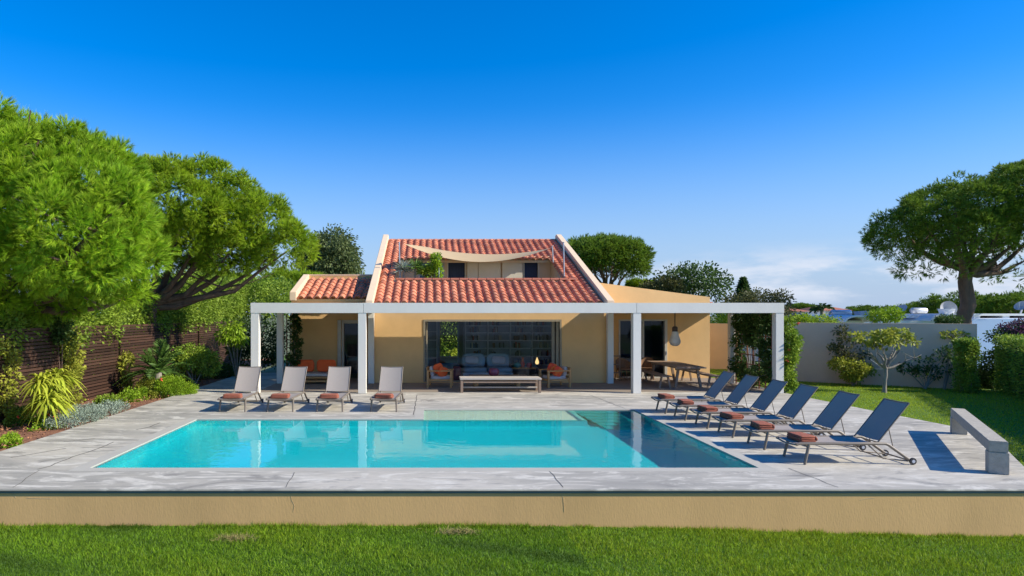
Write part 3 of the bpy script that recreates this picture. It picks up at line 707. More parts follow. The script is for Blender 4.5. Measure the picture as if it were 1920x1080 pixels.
# armchairs
def armchair(label):
    t = thing('armchair', label, 'armchair', (0,0,0), 'teak armchairs on the porch')
    # faces +x ; depth along x .9, width along y .75
    for x, zt_ in ((-.42,.62),(.40,.60)):
        for y in (-.36,.36):
            q = MB(); q.box(x-.035,x+.035,y-.035,y+.035,.006,zt_-.03); q.build('leg', M['teak'], t, bevel=.006)
    for y in (-.36,.36):
        q = MB(); q.box(-.46,.46,y-.045,y+.045,.571,.61); q.build('armrest', M['teak'], t, bevel=.008)
    q = MB(); q.box(-.40,.40,-.33,.33,.22,.29); q.build('seat_frame', M['teak'], t, bevel=.006)
    q = MB()
    for k in range(3): q.obox((-.40-.03*k,0,.36+.15*k), (.03,.64,.09), RY(-.2))
    q.build('backrest', M['teak'], t)
    q = MB(); q.pillow((.02,0,.34), (.74,.62,.14), e=.3); q.build('seat_cushion', M['cushion'], t)
    q = MB(); q.pillow((-.29,0,.53), (.14,.58,.42), RY(-.22), e=.35); q.build('back_cushion', M['cushion'], t)
    return t
a1 = armchair('teak armchair with orange cushions at the left of the living room opening')
a1.location = (XX(826,24.2), 24.3, 0); a1.rotation_euler = (0,0,math.radians(-6))
a2 = copy_tree(a1); a2['label'] = 'teak armchair with red cushions at the right of the living room opening'
a2.location = (XX(1040,24.3), 24.3, 0); a2.rotation_euler = (0,0,PI+math.radians(14))
for lab, c_, m_, R_ in (('orange throw cushion leaning upright in the left teak armchair', (XX(822,24.2),24.15,.66), 'orange', RY(-.3)@RZ(.3)),
                        ('orange striped cushion drooping over the seat of the left teak armchair', (XX(830,24.2),24.02,.55), 'orange', RY(.35)@RZ(.5)),
                        ('red and orange cushion leaning in the right teak armchair', (XX(1035,24.3),24.2,.66), 'red', RY(.3)@RZ(-.3)),
                        ('small red cushion low in the right teak armchair beside the arm', (XX(1043,24.3),24.05,.56), 'red', RY(.5)@RZ(.2))):
    q = MB(); q.pillow(c_, (.36,.14,.36), R_, e=.5); tag(q.build('throw_cushion', M[m_], None, origin=c_), lab, 'cushion')
# outdoor daybed on the left with orange cushions
xa, xb = XX(548,25.2), XX(640,25.2)
t = thing('daybed', 'low pale wooden daybed under the left bay of the pergola', 'daybed', ((xa+xb)/2,25.6,0))
q = MB(); q.box(xa,xb,25.1,26.2,.22,.27); q.build('seat_frame', M['teak'], t, bevel=.008)
q = MB(); q.pillow(((xa+xb)/2,25.66,.33), (xb-xa-.05,1.05,.13), e=.25); q.build('mattress', M['cushion'], t)
q = MB(); q.box(xa,xb,25.1,25.16,.08,.14); q.build('rail', M['teak'], t)
legs4(t, xa+.02, xb-.02, 25.1, 26.2, .09, .22, M['teak'])
for i, (a_, b_) in enumerate(((552,588),(593,629))):
    c_ = (XX((a_+b_)/2,25.6),25.75,.64)
    q = MB(); q.pillow(c_, (XX(b_,25.6)-XX(a_,25.6),.18,.46), RX(-.25), e=.22); tag(q.build('back_cushion', M['orange'], None, origin=c_), 'bright orange back cushion, %s one on the daybed' % ('left' if i == 0 else 'right'), 'cushion', 'orange daybed cushions')

# ================================================================== pergola
PG = thing('pergola', 'white painted pergola of square posts and beams along the villa front', 'pergola', (2.9,23.8,0))
YP = 22.3
zb0, zb1 = ZZ(587,YP), ZZ(568,YP)
posts = [XX(479.5,YP), XX(679.5,YP), XX(1192.5,YP), XX(1458.5,YP)]
for x in posts:
    q = MB(); q.box(x-.13,x+.13,YP-.13,YP+.13,0,zb0-.002); q.build('post', M['white_paint'], PG, bevel=.006)
bposts = [XX(525.5,25.42), XX(696,25.42), XX(1143.5,25.42), XX(1372,25.42)]
for x in bposts:
    q = MB(); q.box(x-.11,x+.11,25.30,25.52,.006,zb0-.002); q.build('post', M['white_paint'], PG, bevel=.006)
be = [posts[0]-.14, posts[1]+.05, posts[2]-.02, posts[3]+.14]
for a_, b_ in zip(be, be[1:]):
    q = MB(); q.box(a_+.003,b_-.003,YP-.14,YP+.10,zb0,zb1); q.build('beam', M['white_paint'], PG, bevel=.006)
for (xf, xb) in zip(posts, bposts):
    q = MB(); q.bar((xf,YP+.104,(zb0+zb1)/2-.02), (xb,25.53,(zb0+zb1)/2-.02), .16, zb1-zb0-.06); q.build('cross_beam', M['white_paint'], PG, bevel=.006)
q = MB()
zc = 2.76
bay = [(posts[0]+.1,posts[1]-.1,27.15),(posts[1]+.1,posts[2]-.12,25.17),(posts[2]+.12,posts[3]+.13,27.54)]
for (a_, b_, ye), nm in zip(bay, range(3)):
    q = MB(); n = max(2, int((ye-YP)/.33)); 
    v = []
    for k in range(n+1):
        yk = YP+.12+(ye-YP-.12)*k/n; zk = zc - (.05 if k % 2 else 0)
        v += [(a_,yk,zk),(b_,yk,zk),(a_,yk,zk+.006),(b_,yk,zk+.006)]
    for k in range(n):
        i = 4*k; q.add(v[i:i+8], [(0,4,5,1),(2,3,7,6)])
    q.build('canvas_canopy', M['canvas'], PG)
# pendant lamp
PLY = 25.0; px = XX(1265.5,PLY)
t = thing('pendant_lamp', 'giant light bulb shaped pendant lamp hanging over the picnic table', 'lamp', (px,PLY,ZZ(649,PLY)))
q = MB(); q.tube([(px,PLY,ZZ(613,PLY)),(px,PLY,2.7)], .02, 8); q.build('cord', M['socket'], t)
q = MB(); q.lathe([(0,ZZ(611,PLY)),(.06,ZZ(612,PLY)),(.10,ZZ(614,PLY)),(.10,ZZ(621.5,PLY)),(0,ZZ(621.5,PLY))], (px,PLY,0), 20); q.build('socket', M['socket'], t)
zz = lambda q_: ZZ(q_, PLY)
q = MB(); q.lathe([(.11,zz(621.7)),(.125,zz(627)),(.165,zz(633)),(.20,zz(638)),(.20,zz(642)),(.16,zz(646.5)),(.08,zz(648.6)),(0,zz(649))], (px,PLY,0), 24); q.build('lamp_shade', M['bulb'], t)

# dining set
t = thing('picnic_table', 'weathered wooden trestle table under the right bay of the pergola', 'table', (9.2,25.2,0))
tx0, tx1, ty0, ty1 = 8.66, 9.72, 23.6, 26.9
q = MB()
for k in range(6): q.box(tx0+.178*k, tx0+.178*k+.170, ty0+(.01*(k%2)), ty1-.012*(k%3), .70, .75)
q.build('tabletop', M['teak_grey'], t, bevel=.006)
def leg(t, a_, b_, w_=.08, m='teak_grey'): q = MB(); q.bar(a_, b_, w_, w_); q.build('leg', M[m], t)
for y in (23.95, 26.5):
    leg(t, (tx0+.2,y,.68), (tx0+.08,y-.03,.006)); leg(t, (tx1-.2,y,.68), (tx1-.08,y-.03,.006))
    q = MB(); q.box(tx0+.1,tx1-.1,y-.04,y+.04,.62,.699); q.build('cross_rail', M['teak_grey'], t)
def tbench(label, x0, x1, y0, y1):
    t = thing('picnic_bench', label, 'bench', ((x0+x1)/2,(y0+y1)/2,0), 'benches at the picnic table')
    q = MB(); xm = (x0+x1)/2; q.box(x0,xm-.004,y0,y1,.41,.45); q.box(xm+.004,x1,y0+.01,y1-.01,.41,.45); q.build('seat', M['teak_grey'], t, bevel=.006)
    for y in (y0+.25, y1-.3):
        leg(t, (x0+.08,y,.41), (x0+.0,y,.006), .06); leg(t, (x1-.08,y,.41), (x1-.0,y,.006), .06)
tbench('weathered bench on the left side of the picnic table', 8.12, 8.50, 23.5, 26.6)
tbench('weathered bench on the right side of the picnic table', 9.86, 10.24, 23.6, 26.6)
def wicker(label, x, y, rz):
    t = thing('wicker_chair', label, 'chair', (0,0,0), 'brown wicker chairs at the dining door')
    q = MB(); v = []; n = 14
    for zi in range(6):
        z = .44+.42*zi/5
        for k in range(n+1):
            a_ = PI*.08 + PI*.84*k/n; hgt = z if zi == 0 else .44+(z-.44)*(.55+.45*math.sin(PI*k/n)); rr = .29+.03*zi/5
            v.append((rr*math.cos(a_), rr*math.sin(a_), hgt))
    q.add(v, [(i*(n+1)+k, i*(n+1)+k+1, (i+1)*(n+1)+k+1, (i+1)*(n+1)+k) for i in range(5) for k in range(n)], True); q.build('backrest', M['wicker'], t)
    q = MB(); q.lathe([(0,.40),(.27,.40),(.30,.42),(.27,.45),(0,.45)], (0,0,0), 16); q.build('seat', M['wicker'], t)
    for sx in (-1,1):
        for sy_ in (-1,1): q = MB(); q.tube([(sx*.20,sy_*.20,.41),(sx*.26,sy_*.26,.0)], .018, 6); q.build('leg', M['wicker'], t)
    q = MB()
    for k in range(8):
        a_ = 2*PI*k/8; q.tube([(.22*math.cos(a_),.22*math.sin(a_),.4),(.25*math.cos(a_+.6),.25*math.sin(a_+.6),.03)], .008, 5)
    q.build('lattice', M['wicker'], t)
    t.location = (x,y,.006); t.rotation_euler = (0,0,rz); return t
wicker('wicker chair behind the front pergola post beside the dining door', XX(1170,26.6), 26.6, .2)
wicker('wicker chair at the far end of the picnic table', XX(1213,27.1), 27.1, -.3)
t = thing('towel_rack', 'slim brown wooden stand against the tan wall beside the dining door', 'stand', (XX(1155,26.4),26.4,0))
x0, x1 = XX(1148,26.4), XX(1163,26.4)
q = MB(); q.box(x0-.25,x0-.21,26.38,26.42,.006,1.0); q.box(x1-.04,x1,26.38,26.42,.006,1.0); q.build('upright', M['teak_grey'], t)
q = MB(); 
for z in (.3,.62,.95): q.box(x0-.21,x1-.04,26.385,26.415,z,z+.04)
q.build('rung', M['teak_grey'], t)

# ================================================================== loungers
def lounger():
    t = thing('sun_lounger', 'x', 'sun lounger', (0,0,0))
    W2 = .33; zs = .36; yh = 1.42; ang = math.radians(51); Lb = .86
    r_ = .026
    for s_ in (-1,1):
        x = s_*W2
        q = MB(); q.tube([(x,0,zs-.02),(x,.06,zs),(x,yh+.12,zs),(x,yh+.17,zs-.02),(x,1.98,.06)], r_, 8); q.build('side_rail', M['metal'], t)
        q = MB(); q.tube([(x,.22,zs-.01),(x*1.04,.14,0.0)], [.028,.023], 8); q.build('leg', M['metal'], t)
        q = MB(); q.tube([(x*.94,1.25,zs-.02),(x*.94,1.52,.10),(x*.94,1.95,.055)], .013, 6); q.build('brace', M['metal'], t)
        q = MB(); q.lathe([(0,-.02),(.055,-.02),(.06,-.012),(.06,.012),(.055,.02),(0,.02)], (x*1.07,2.0,.06), 16, 'x'); q.sm = [False]*len(q.f); wh = q.build('wheel', M['rubber'], t)
        q = MB(); q.lathe([(.0,-.023),(.028,-.023),(.028,.023),(0,.023)], (x*1.07,2.0,.06), 12, 'x'); q.sm = [False]*len(q.f); q.build('hub', M['dishm'], wh)
        q = MB(); q.tube([(x*.92,yh+.20,zs+.24),(x*.92,yh+.28,zs-.10)], .008, 6); q.build('support_strut', M['metal'], t)
        pt = (x*.96, yh+math.cos(ang)*Lb, zs+.03+math.sin(ang)*Lb)
        q = MB(); q.tube([(x*.96,yh,zs+.02),pt], .014, 8); q.build('back_rail', M['metal'], t)
    for nm, y, z, rr in (('cross_bar',.0,zs-.02,.016),('cross_bar',.20,zs-.05,.012),('cross_bar',1.55,.10,.012),('cross_bar',1.98,.06,.014),('cross_bar',yh+.19,zs-.035,.012)):
        q = MB(); q.tube([(-W2,y,z),(0,y,z-(.03 if y == .0 else 0)),(W2,y,z)], rr, 8); q.build(nm, M['metal'], t)
    def sling(pa, pb, n, sag, th=.008, w_=W2*.95, nrm=(0,0,1)):
        q = MB(); pa = Vector(pa); pb = Vector(pb); nr = Vector(nrm); v = []; mx = 8
        for k in range(n+1):
            c_ = pa.lerp(pb, k/n)
            for i in range(mx+1):
                u_ = i/mx*2-1; v.append(c_ + Vector((u_*w_,0,0)) - nr*(sag*(1-u_*u_)))
        m0 = len(v); v += [p_-nr*th for p_ in v]
        f = [(k*(mx+1)+i,k*(mx+1)+i+1,(k+1)*(mx+1)+i+1,(k+1)*(mx+1)+i) for k in range(n) for i in range(mx)]
        q.add(v[:m0], f, True); q.add(v[m0:], [tuple(reversed(a_)) for a_ in f], True); return q
    sling((0,.02,zs+.006),(0,yh-.02,zs+.006), 8, .02).build('seat_sling', M['sling'], t)
    d_ = Vector((0,math.cos(ang),math.sin(ang))); nr = (0,-math.sin(ang),math.cos(ang))
    a_ = Vector((0,yh,zs+.03))+d_*.03; b_ = Vector((0,yh,zs+.03))+d_*(Lb-.005)
    sling(a_, b_, 6, .022, nrm=nr, w_=W2*.93).build('back_sling', M['sling'], t)
    q = MB(); n_ = 8; q.tube([Vector((W2*.95*(i/n_*2-1),0,0))+Vector((0,yh,zs+.03))+d_*Lb-Vector(nr)*(.022*(1-(i/n_*2-1)**2)) for i in range(n_+1)], .012, 6); q.build('top_bar', M['metal'], t)
    return t
def towel(label, loc, rz, seed, sc=(1,1,1)):
    q = MB(); rn_ = random.Random(seed)
    for k in range(3):
        q.pillow((rn_.uniform(-.012,.012),rn_.uniform(-.012,.012),.022+.034*k), (.50-.015*k,.29-.01*k,.046), RZ(rn_.uniform(-.04,.04)), n=12, e=.22, seed=seed+k)
    q.pillow((0,.135,.056), (.49,.05,.10), n=10, e=.5, seed=seed)
    o = q.build('folded_towel', M['towel'], None); o.location = loc; o.rotation_euler = (0,0,rz); o.scale = sc
    return tag(o, label, 'towel', 'brown towels folded on the loungers')
L0 = lounger()
ordn = ['leftmost','second from the left','third from the left','rightmost']
left = [(435.5,0,18.02),(524.8,-2.5,18.02),(618,-1,18.02),(718.8,-4,18.02)]
first = True
for i, (px, rot, y) in enumerate(left):
    o = L0 if first else copy_tree(L0); first = False
    o.location = (XX(px,y), y-.14, .002); o.rotation_euler = (0,0,math.radians(rot))
    o['label'] = 'grey sling lounger with raised back, %s of the four behind the pool' % ordn[i]; o['group'] = 'sun loungers around the pool'
    d_ = Matrix.Rotation(math.radians(rot),3,'Z') @ Vector((-.02+.03*math.sin(i*3),.21,0))
    towel('folded brown towel on the %s lounger behind the pool' % ordn[i], (o.location.x+d_.x, o.location.y+d_.y, .362), math.radians(rot+rn.uniform(-4,4)), 20+i)
right = [(18.02,6.22),(16.86,6.29),(15.70,6.36),(14.57,6.42),(13.30,6.46),(12.04,6.53)]
on2 = ['farthest','second farthest','third farthest','third nearest','second nearest','nearest']
for i, (y, x) in enumerate(right):
    o = copy_tree(L0); o.location = (x-.16, y, .002); o.rotation_euler = (0,0,-PI/2+math.radians((0,.8,-.6,.5,-.8,0)[i]))
    o['label'] = 'sling lounger with dark raised back, %s of the six right of the pool' % on2[i]; o['group'] = 'sun loungers around the pool'
    towel('folded brown towel on the %s lounger right of the pool' % on2[i], (x-.16+.27, y+.02*math.sin(i*5), .362), -PI/2+math.radians((4,-6,3,8,-5,2)[i]), 40+i)
# concrete bench
t = thing('concrete_bench', 'grey concrete bench slab on two blocks at the edge of the deck', 'bench', (10.4,12.9,0))
A = Vector((9.27,11.0,0)); B = Vector((11.62,14.85,0)); dv = (B-A).normalized(); nv = Vector((dv.y,-dv.x,0))
R_ = Matrix((nv, dv, Vector((0,0,1)))).transposed(); Ln = (B-A).length
q = MB(); q.obox((A+B)/2+Vector((0,0,.445)), (.25,Ln,.18), R_); q.build('slab', M['concrete'], t, bevel=.008)
for p_ in (A+dv*.12, B-dv*.12):
    q = MB(); q.obox(p_+Vector((0,0,.177)), (.27,.26,.354), R_); q.build('block', M['concrete'], t, bevel=.008)

# shade sail and poles on the upper terrace
t = thing('shade_sail', 'beige triangular shade sail sagging between poles over the upper terrace', 'sail', (2,29.6,5.0))
cl, cr = P(757,457,29.2), P(1047,459,29.2); bl, br = P(800,463,31.3), P(1030,466,31.3)
q = MB(); nu, nv_ = 28, 6; v = []
for jv in range(nv_+1):
    vv = jv/nv_
    for iu in range(nu+1):
        u_ = iu/nu; a_ = cl.lerp(bl,vv); b_ = cr.lerp(br,vv); p_ = a_.lerp(b_,u_); p_ = p_.copy()
        p_.z -= 4*u_*(1-u_)*(.72*(1-vv)+.30*vv); p_.y += 4*u_*(1-u_)*(.5*(1-vv)); v.append(p_)
f_ = [(jv*(nu+1)+i,jv*(nu+1)+i+1,(jv+1)*(nu+1)+i+1,(jv+1)*(nu+1)+i) for jv in range(nv_) for i in range(nu)]
q.add(v, f_, True); q.build('cloth', M['sail'], t)
def pole(label, px, y0_, y1_, Y, name='sail_pole'):
    q = MB(); a_ = P(px,y1_,Y); b_ = P(px-1.5,y0_,Y); a_.z = max(zt, a_.z-.0); q.tube([a_,b_], .028, 8); q.lathe([(0,0),(.045,0),(.045,.03),(0,.03)], b_, 10)
    return tag(q.build(name, M['chrome'], None, origin=a_), label, 'pole', 'steel poles of the upper terrace')
pole('thin steel pole at the left end of the shade sail above the yucca', 750, 455, 523, 28.9); pole('thin steel pole beside the leafy climber on the upper terrace', 823.5, 485, 530, 28.9)
pole('short steel pole at the right end of the shade sail near the eave', 1037, 462, 492, 30.6); pole('tall steel pole rising in front of the right roof parapet', 1058, 455, 524, 28.6)
# ================================================================== plants and trees
def tree(name, label, cat, base, fork, targets, r0, soupt, m, bark='bark', seed=1, bend=.25, group=None, r_end=.03, crown='crown'):
    t = thing(name, label, cat, base, group)
    limbs(seed, base, fork, targets, r0, bend=bend, r_end=r_end).build('trunk', M[bark], t)
    a, v, c = soupt; soup(crown, a, M[m], t, v)
    return t
def pick(c, n, seed):
    r = random.Random(seed); return [tuple(c[r.randrange(len(c))]) for _ in range(n)]
# near left pine (overhangs the fence)
YA = 17.5
el = [E(-70,372,265,165,YA,3.3), E(60,430,205,150,YA-.6,3.0), E(150,455,130,115,YA-.9,2.5), E(110,330,110,60,YA,2.2), E(-20,500,200,90,YA,3.0)]
sp = pine_soup(1, lobes(1, el, 105, .80), 1500, .34, 27, 20, .19, .0105, low_cut=-.95, inner=.35)
b_ = Vector((-13.0, 18.5, -.1)); tree('stone_pine', 'huge bright green pine filling the left edge above the slatted fence', 'pine tree', b_, Vector((-12.3,18.2,3.0)), pick(sp[2],16,2), .30, sp, 'pine_bright', seed=3)
# second pine
YB2 = 25.5
el = [E(275,440,60,62,YB2+1,2.6), E(285,395,75,72,YB2,2.6), E(345,385,75,62,YB2,2.6), E(405,405,75,68,YB2,2.5), E(455,428,50,52,YB2,2.0), E(480,420,35,30,YB2,1.5), E(540,462,30,26,YB2,1.2), E(508,445,34,26,YB2,1.4), E(330,440,90,40,YB2,2.4), E(350,468,75,26,YB2+.5,2.4), E(430,474,45,20,YB2+.5,1.8)]
sp = pine_soup(2, lobes(2, el, 80, .78, low_cut=-.6), 1200, .34, 24, 16, .19, .015, low_cut=-.8, inner=.15)
tr_ = [tuple(P(x,y,YB2+dy)) for x,y,dy in ((330,455,.5),(365,450,-.6),(400,462,.8),(440,462,-.3),(470,455,.4),(540,470,0),(515,475,.3),(300,440,-1),(345,400,.6),(420,420,-.5))]
bp_ = P(262,650,YB2+.3); bp_.z = -.1
tree('stone_pine', 'second pine with leaning trunk and long limb reaching right toward the villa', 'pine tree', bp_, P(286,560,YB2+.3), tr_, .26, sp, 'pine_mid', seed=5, bend=.35)
# pine behind roof
YC = 44.
el = [E(1095,480,38,26,YC,3), E(1130,475,45,24,YC,3), E(1165,485,38,27,YC,3), E(1182,500,22,24,YC,2), E(1130,492,55,16,YC,3)]
sp = pine_soup(3, el, 900, .42, 13, 11, .20, .028, low_cut=-.55, inner=.15)
tree('stone_pine', 'rounded umbrella pine standing behind the right side of the tiled roof', 'pine tree', P(1142,640,YC), P(1140,545,YC), [tuple(P(x,y,YC+d)) for x,y,d in ((1085,485,1),(1100,495,-2),(1115,480,0),(1135,495,-2.4),(1150,490,1),(1165,500,-2),(1180,505,.5),(1110,500,-2.5),(1125,490,-2.5))], .24, sp, 'pine_dark', seed=7, bend=.1)
# big right pine
YD = 31.
el = [E(1745,466,45,24,YD,2.2), E(1742,420,60,38,YD,3), E(1790,400,75,40,YD,3.6), E(1855,376,85,42,YD,4), E(1920,366,80,45,YD,4), E(1990,378,80,50,YD,4), E(1760,438,90,30,YD,3.6), E(1870,428,110,40,YD,4), E(1970,438,90,50,YD,4), E(1728,454,36,26,YD,2)]
sp = pine_soup(4, lobes(4, el, 110, .78, low_cut=-.4), 1750, .33, 22, 15, .16, .0145, low_cut=-.7, inner=.2)
el2 = [E(1738,500,42,12,YD+.5,2), E(1765,508,30,9,YD,2), E(1765,486,45,14,YD-.5,2), E(1820,473,40,14,YD,2), E(1920,518,40,14,YD,2), E(1945,508,50,22,YD,2), E(1900,493,30,12,YD+1,2)]
sp2 = pine_soup(5, el2, 90, .35, 12, 10, .20, .02, low_cut=-1)
tg = [tuple(P(x,y,YD+d)) for x,y,d in ((1700,440,.5),(1740,430,-1),(1780,420,1),(1810,410,-1),(1830,430,.5),(1870,430,0),(1910,450,-1),(1940,440,.6),(1920,490,0),(1850,400,2),(1790,390,-2),(1890,400,-2))]
tt = tree('stone_pine', 'tall umbrella pine with forked trunk rising behind the grey wall on the right', 'pine tree', P(1811,640,YD), P(1812,505,YD), tg, .33, (np.concatenate([sp[0],sp2[0]]), np.concatenate([sp[1],sp2[1]]), None), 'pine_dark', seed=9, bend=.3, r_end=.035)
# eucalyptus
YE = 60.
el = [E(628,458,28,22,YE,2.5), E(608,472,18,26,YE,2), E(645,480,20,20,YE,2), E(658,500,12,12,YE,1.5), E(622,500,32,16,YE,2.5), E(600,460,10,14,YE,1.5)]
sp = leaf_soup(6, el, 260, .75, 34, .30, .15, low_cut=-1, droop=.6, inner=.2)
tree('eucalyptus_tree', 'tall olive green eucalyptus with drooping crown left of the tiled roof', 'tree', P(630,640,YE), P(630,520,YE), pick(sp[2],9,3), .3, sp, 'euca', 'bark_grey', seed=11)
el = [E(572,470,8,24,YE,1.2), E(577,495,10,16,YE,1.2)]
sp = leaf_soup(7, el, 50, .7, 34, .30, .15, low_cut=-1, droop=.6)
tree('eucalyptus_tree', 'slim dark eucalyptus partly hidden behind the second pine', 'tree', P(576,640,YE), P(576,530,YE), pick(sp[2],4,4), .2, sp, 'euca', 'bark_grey', seed=12)
# dome pines left of villa
def dome(label, px, py, rx, ry, Y, seed, m='pine_mid', n=200, base=None):
    k = Y/F; rr = random.Random(seed)
    el = [E(px+rr.uniform(-.6,.6)*rx, py+ry*rr.uniform(-.1,.6), rx*rr.uniform(.3,.45), ry*rr.uniform(.45,.7), Y, rx*k*.5) for _ in range(6)] + [E(px, py+ry*.45, rx*.85, ry*.9, Y+.5, rx*k*.6)]
    sp = pine_soup(seed, el, n*3, .085*rx*k+.1, 14, 10, .04*rx*k+.08, .028, low_cut=-.9, inner=.2)
    b0 = P(px,650,Y); b0.z = -.5
    return tree('stone_pine', label, 'pine tree', b0, P(px,py+ry*.9,Y), [tuple(P(px+dx*rx,py+ry*.3,Y)) for dx in (-.5,-.2,.2,.5)], k*3.0, sp, m, seed=seed, group='pines in the distance')
dome('flat topped bright pine behind the left wing roof', 560, 533, 88, 32, 48, 21, 'pine_mid', 240)
dome('low green pine peeking over the hedge left of the villa', 425, 535, 60, 26, 46, 22, 'pine_mid', 160)
dome('small round pine just right of the umbrella pine behind the roof', 1208, 535, 32, 15, 46, 23, 'pine_mid', 110)
# forest on the right
fr = [(1500,572,28,8,95,'dark distant pine behind the terracotta roofed bungalows'),(1618,582,34,17,80,'leftmost rounded pine of the hillside behind the white roofs'),(1665,582,40,18,78,'low rounded pine between the steel tank and the dish on the hillside'),
      (1715,578,42,22,74,'mid height hillside pine above the steel water tank'),(1765,570,48,28,70,'hillside pine left of the tall pine trunk'),(1838,562,62,36,64,'broad bright hillside pine right of the tall pine trunk'),(1915,556,68,34,60,'bright hillside pine at the right edge of the photo'),(1990,560,70,36,62,None),(1880,575,60,30,72,'hillside pine filling the gap behind the two bright crowns')]
for i, (px,py,rx,ry,Y,lab) in enumerate(fr):
    if lab:
        k = Y/F; rr = random.Random(i); el = [E(px+rr.uniform(-.5,.5)*rx, py+ry*rr.uniform(.25,.9), rx*rr.uniform(.35,.6), ry*rr.uniform(.4,.8), Y, rx*k*.7) for _ in range(5)] + [E(px, py+ry, rx*.9, ry*1.0, Y+.5, rx*k*.6)]
        sp = pine_soup(31+i, el, 420, .085*rx*k+.12, 14, 10, .034*rx*k+.1, .04, low_cut=-.9, inner=.25)
        b0 = P(px,680,Y); tree('stone_pine', lab, 'pine tree', b0, P(px,py+ry*1.2,Y), [tuple(P(px+dx*rx,py+ry*.6,Y)) for dx in (-.5,-.2,.2,.5)], k*2.4, sp, 'pine_dark', seed=31+i, group='pines in the distance')
def bush(name, label, cat, ells, n, pr, per, L, W, m, seed, base=None, stems=3, group=None, bark='bark_grey', lo=.8, low_cut=-.9, droop=0., inner=.25):
    sp = leaf_soup(seed, ells, n, pr, per, L, W, low_cut, inner, droop, lo)
    if base is None:
        c0 = ells[0][0]; base = (c0[0], c0[1], -.05)
    t = thing(name, label, cat, base, group)
    mb = MB(); r = random.Random(seed); b0 = Vector(base)
    for k in range(stems):
        e = Vector(tuple(sp[2][r.randrange(len(sp[2]))])); mid = b0.lerp(e,.5)+Vector((0,0,.1*(e-b0).length)); mb.tube([b0+Vector((r.uniform(-.03,.03),r.uniform(-.03,.03),0)), mid, e], [min(.022,max(.008,.018*(e-b0).length))*(3 if b0.y > 35 else 1), min(.015,max(.006,.011*(e-b0).length))*(3 if b0.y > 35 else 1), .005], 6)
    mb.build('stem', M[bark], t)
    soup('foliage', sp[0], M[m], t, sp[1])
    return t
YH = 43.
bush('leafy_tree', 'airy dark green tree above the sloping wall right of the roof', 'tree', [E(1268,525,24,18,YH,2), E(1300,522,34,17,YH,2.5), E(1338,535,18,16,YH,2), E(1310,548,38,16,YH,2), E(1255,512,12,8,YH,1)], 150, .55, 24, .20, .12, 'dark_leaf', 41, base=P(1305,650,YH), stems=12, inner=.1)
bush('leafy_tree', 'dark brownish round tree left of the airy tree behind the wing wall', 'tree', [E(1240,540,26,14,YH,2)], 60, .5, 40, .18, .11, 'olive_brown', 42, base=P(1240,650,YH))
bush('leafy_tree', 'dark brownish shrubby tree behind the right end of the pergola beam', 'tree', [E(1405,566,34,14,38,2), E(1438,562,22,12,38,2), E(1380,575,20,10,38,2), E(1462,590,14,16,38,1)], 120, .42, 40, .15, .08, 'olive_brown', 43, base=P(1420,650,38))
bush('leafy_tree', 'green tree seen through the pergola left of the trellis', 'tree', [E(1345,600,22,14,38,1.5), E(1400,598,40,12,39,1.5)], 90, .35, 40, .14, .08, 'lime_leaf', 44, base=P(1370,650,38))
# norfolk pine
YI = 52.
t = thing('norfolk_pine', 'thin symmetrical conifer poking above the dark trees right of the roof', 'conifer', P(1394,650,YI))
q = MB(); q.tube([P(1394,650,YI), P(1393,519,YI)], [.16,.03], 8); q.build('trunk', M['bark'], t)
rg = np.random.RandomState(8); cs = []; ds = []
for k in range(13):
    py = 524+k*4.2; ln = (2+k*1.25)*YI/F*1.2
    for a_ in range(7):
        an = 2*PI*a_/7+k*.5; o_ = P(1393.5,py,YI)
        for s_ in np.linspace(.15,1,9):
            d_ = np.array([math.cos(an),math.sin(an),.28]); 
            for _ in range(5): cs.append(np.array(o_)+d_*ln*s_+rg.normal(0,.03,3)); ds.append(unit(d_+rg.normal(0,.6,3)))
soup('foliage', leafq(rg, np.array(cs), np.array(ds), .22, .07), M['dark_leaf'], t)
# palm
YJ = 62.
def palm(name, label, cat, base, top, nfr, Lf, m, seed, tr=.16, leaflet=.35, lw=.05, upb=.6, nl=26):
    t = thing(name, label, cat, base); q = MB(); q.tube([base, Vector(base).lerp(Vector(top),.5), top], [tr*1.2,tr,tr*.9], 10, rnd=random.Random(seed)); q.build('trunk', M['bark_grey'], t)
    rg = np.random.RandomState(seed); cs = []; ds = []; mb = MB(); top = Vector(top)
    for k in range(nfr):
        an = 2*PI*k/nfr*2.4+rg.rand()*.5; el_ = rg.uniform(-.1,1.25)*upb+.15; L_ = Lf*rg.uniform(.8,1.1); pts = []
        for s_ in np.linspace(0,1,8):
            r_ = L_*s_*math.cos(el_)*1.0; z_ = L_*(s_*math.sin(el_) - .55*s_*s_*math.cos(el_)); pts.append(top+Vector((r_*math.cos(an),r_*math.sin(an),z_)))
        mb.tube(pts, [.02*Lf*(1-i/9) for i in range(8)], 5)
        for j in range(nl):
            s_ = (j+1)/nl*7*.999; i = int(s_); p_ = pts[i].lerp(pts[min(i+1,7)], s_-i); tg_ = (pts[min(i+1,7)]-pts[i]).normalized() if i < 7 else (pts[7]-pts[6]).normalized()
            sd = tg_.cross(Vector((0,0,1))).normalized()
            for sg in (-1,1):
                cs.append(p_); ds.append((sd*sg+tg_*.6+Vector((0,0,.18))).normalized())
    mb.build('frond_rib', M[m], t); cs = np.array([tuple(x) for x in cs]); ds = np.array([tuple(x) for x in ds])
    ll = leaflet*np.tile(np.repeat(np.sin(np.linspace(.35,2.9,nl)),2), nfr)
    soup('frond', leafq(rg, cs, ds, ll, lw), M[m], t); return t
palm('palm_tree', 'small dark palm between the two terracotta roofed bungalows', 'palm', P(1541,640,YJ), P(1541,578,YJ), 22, 1.15, 'dark_leaf', 3, .17, .42, .09)
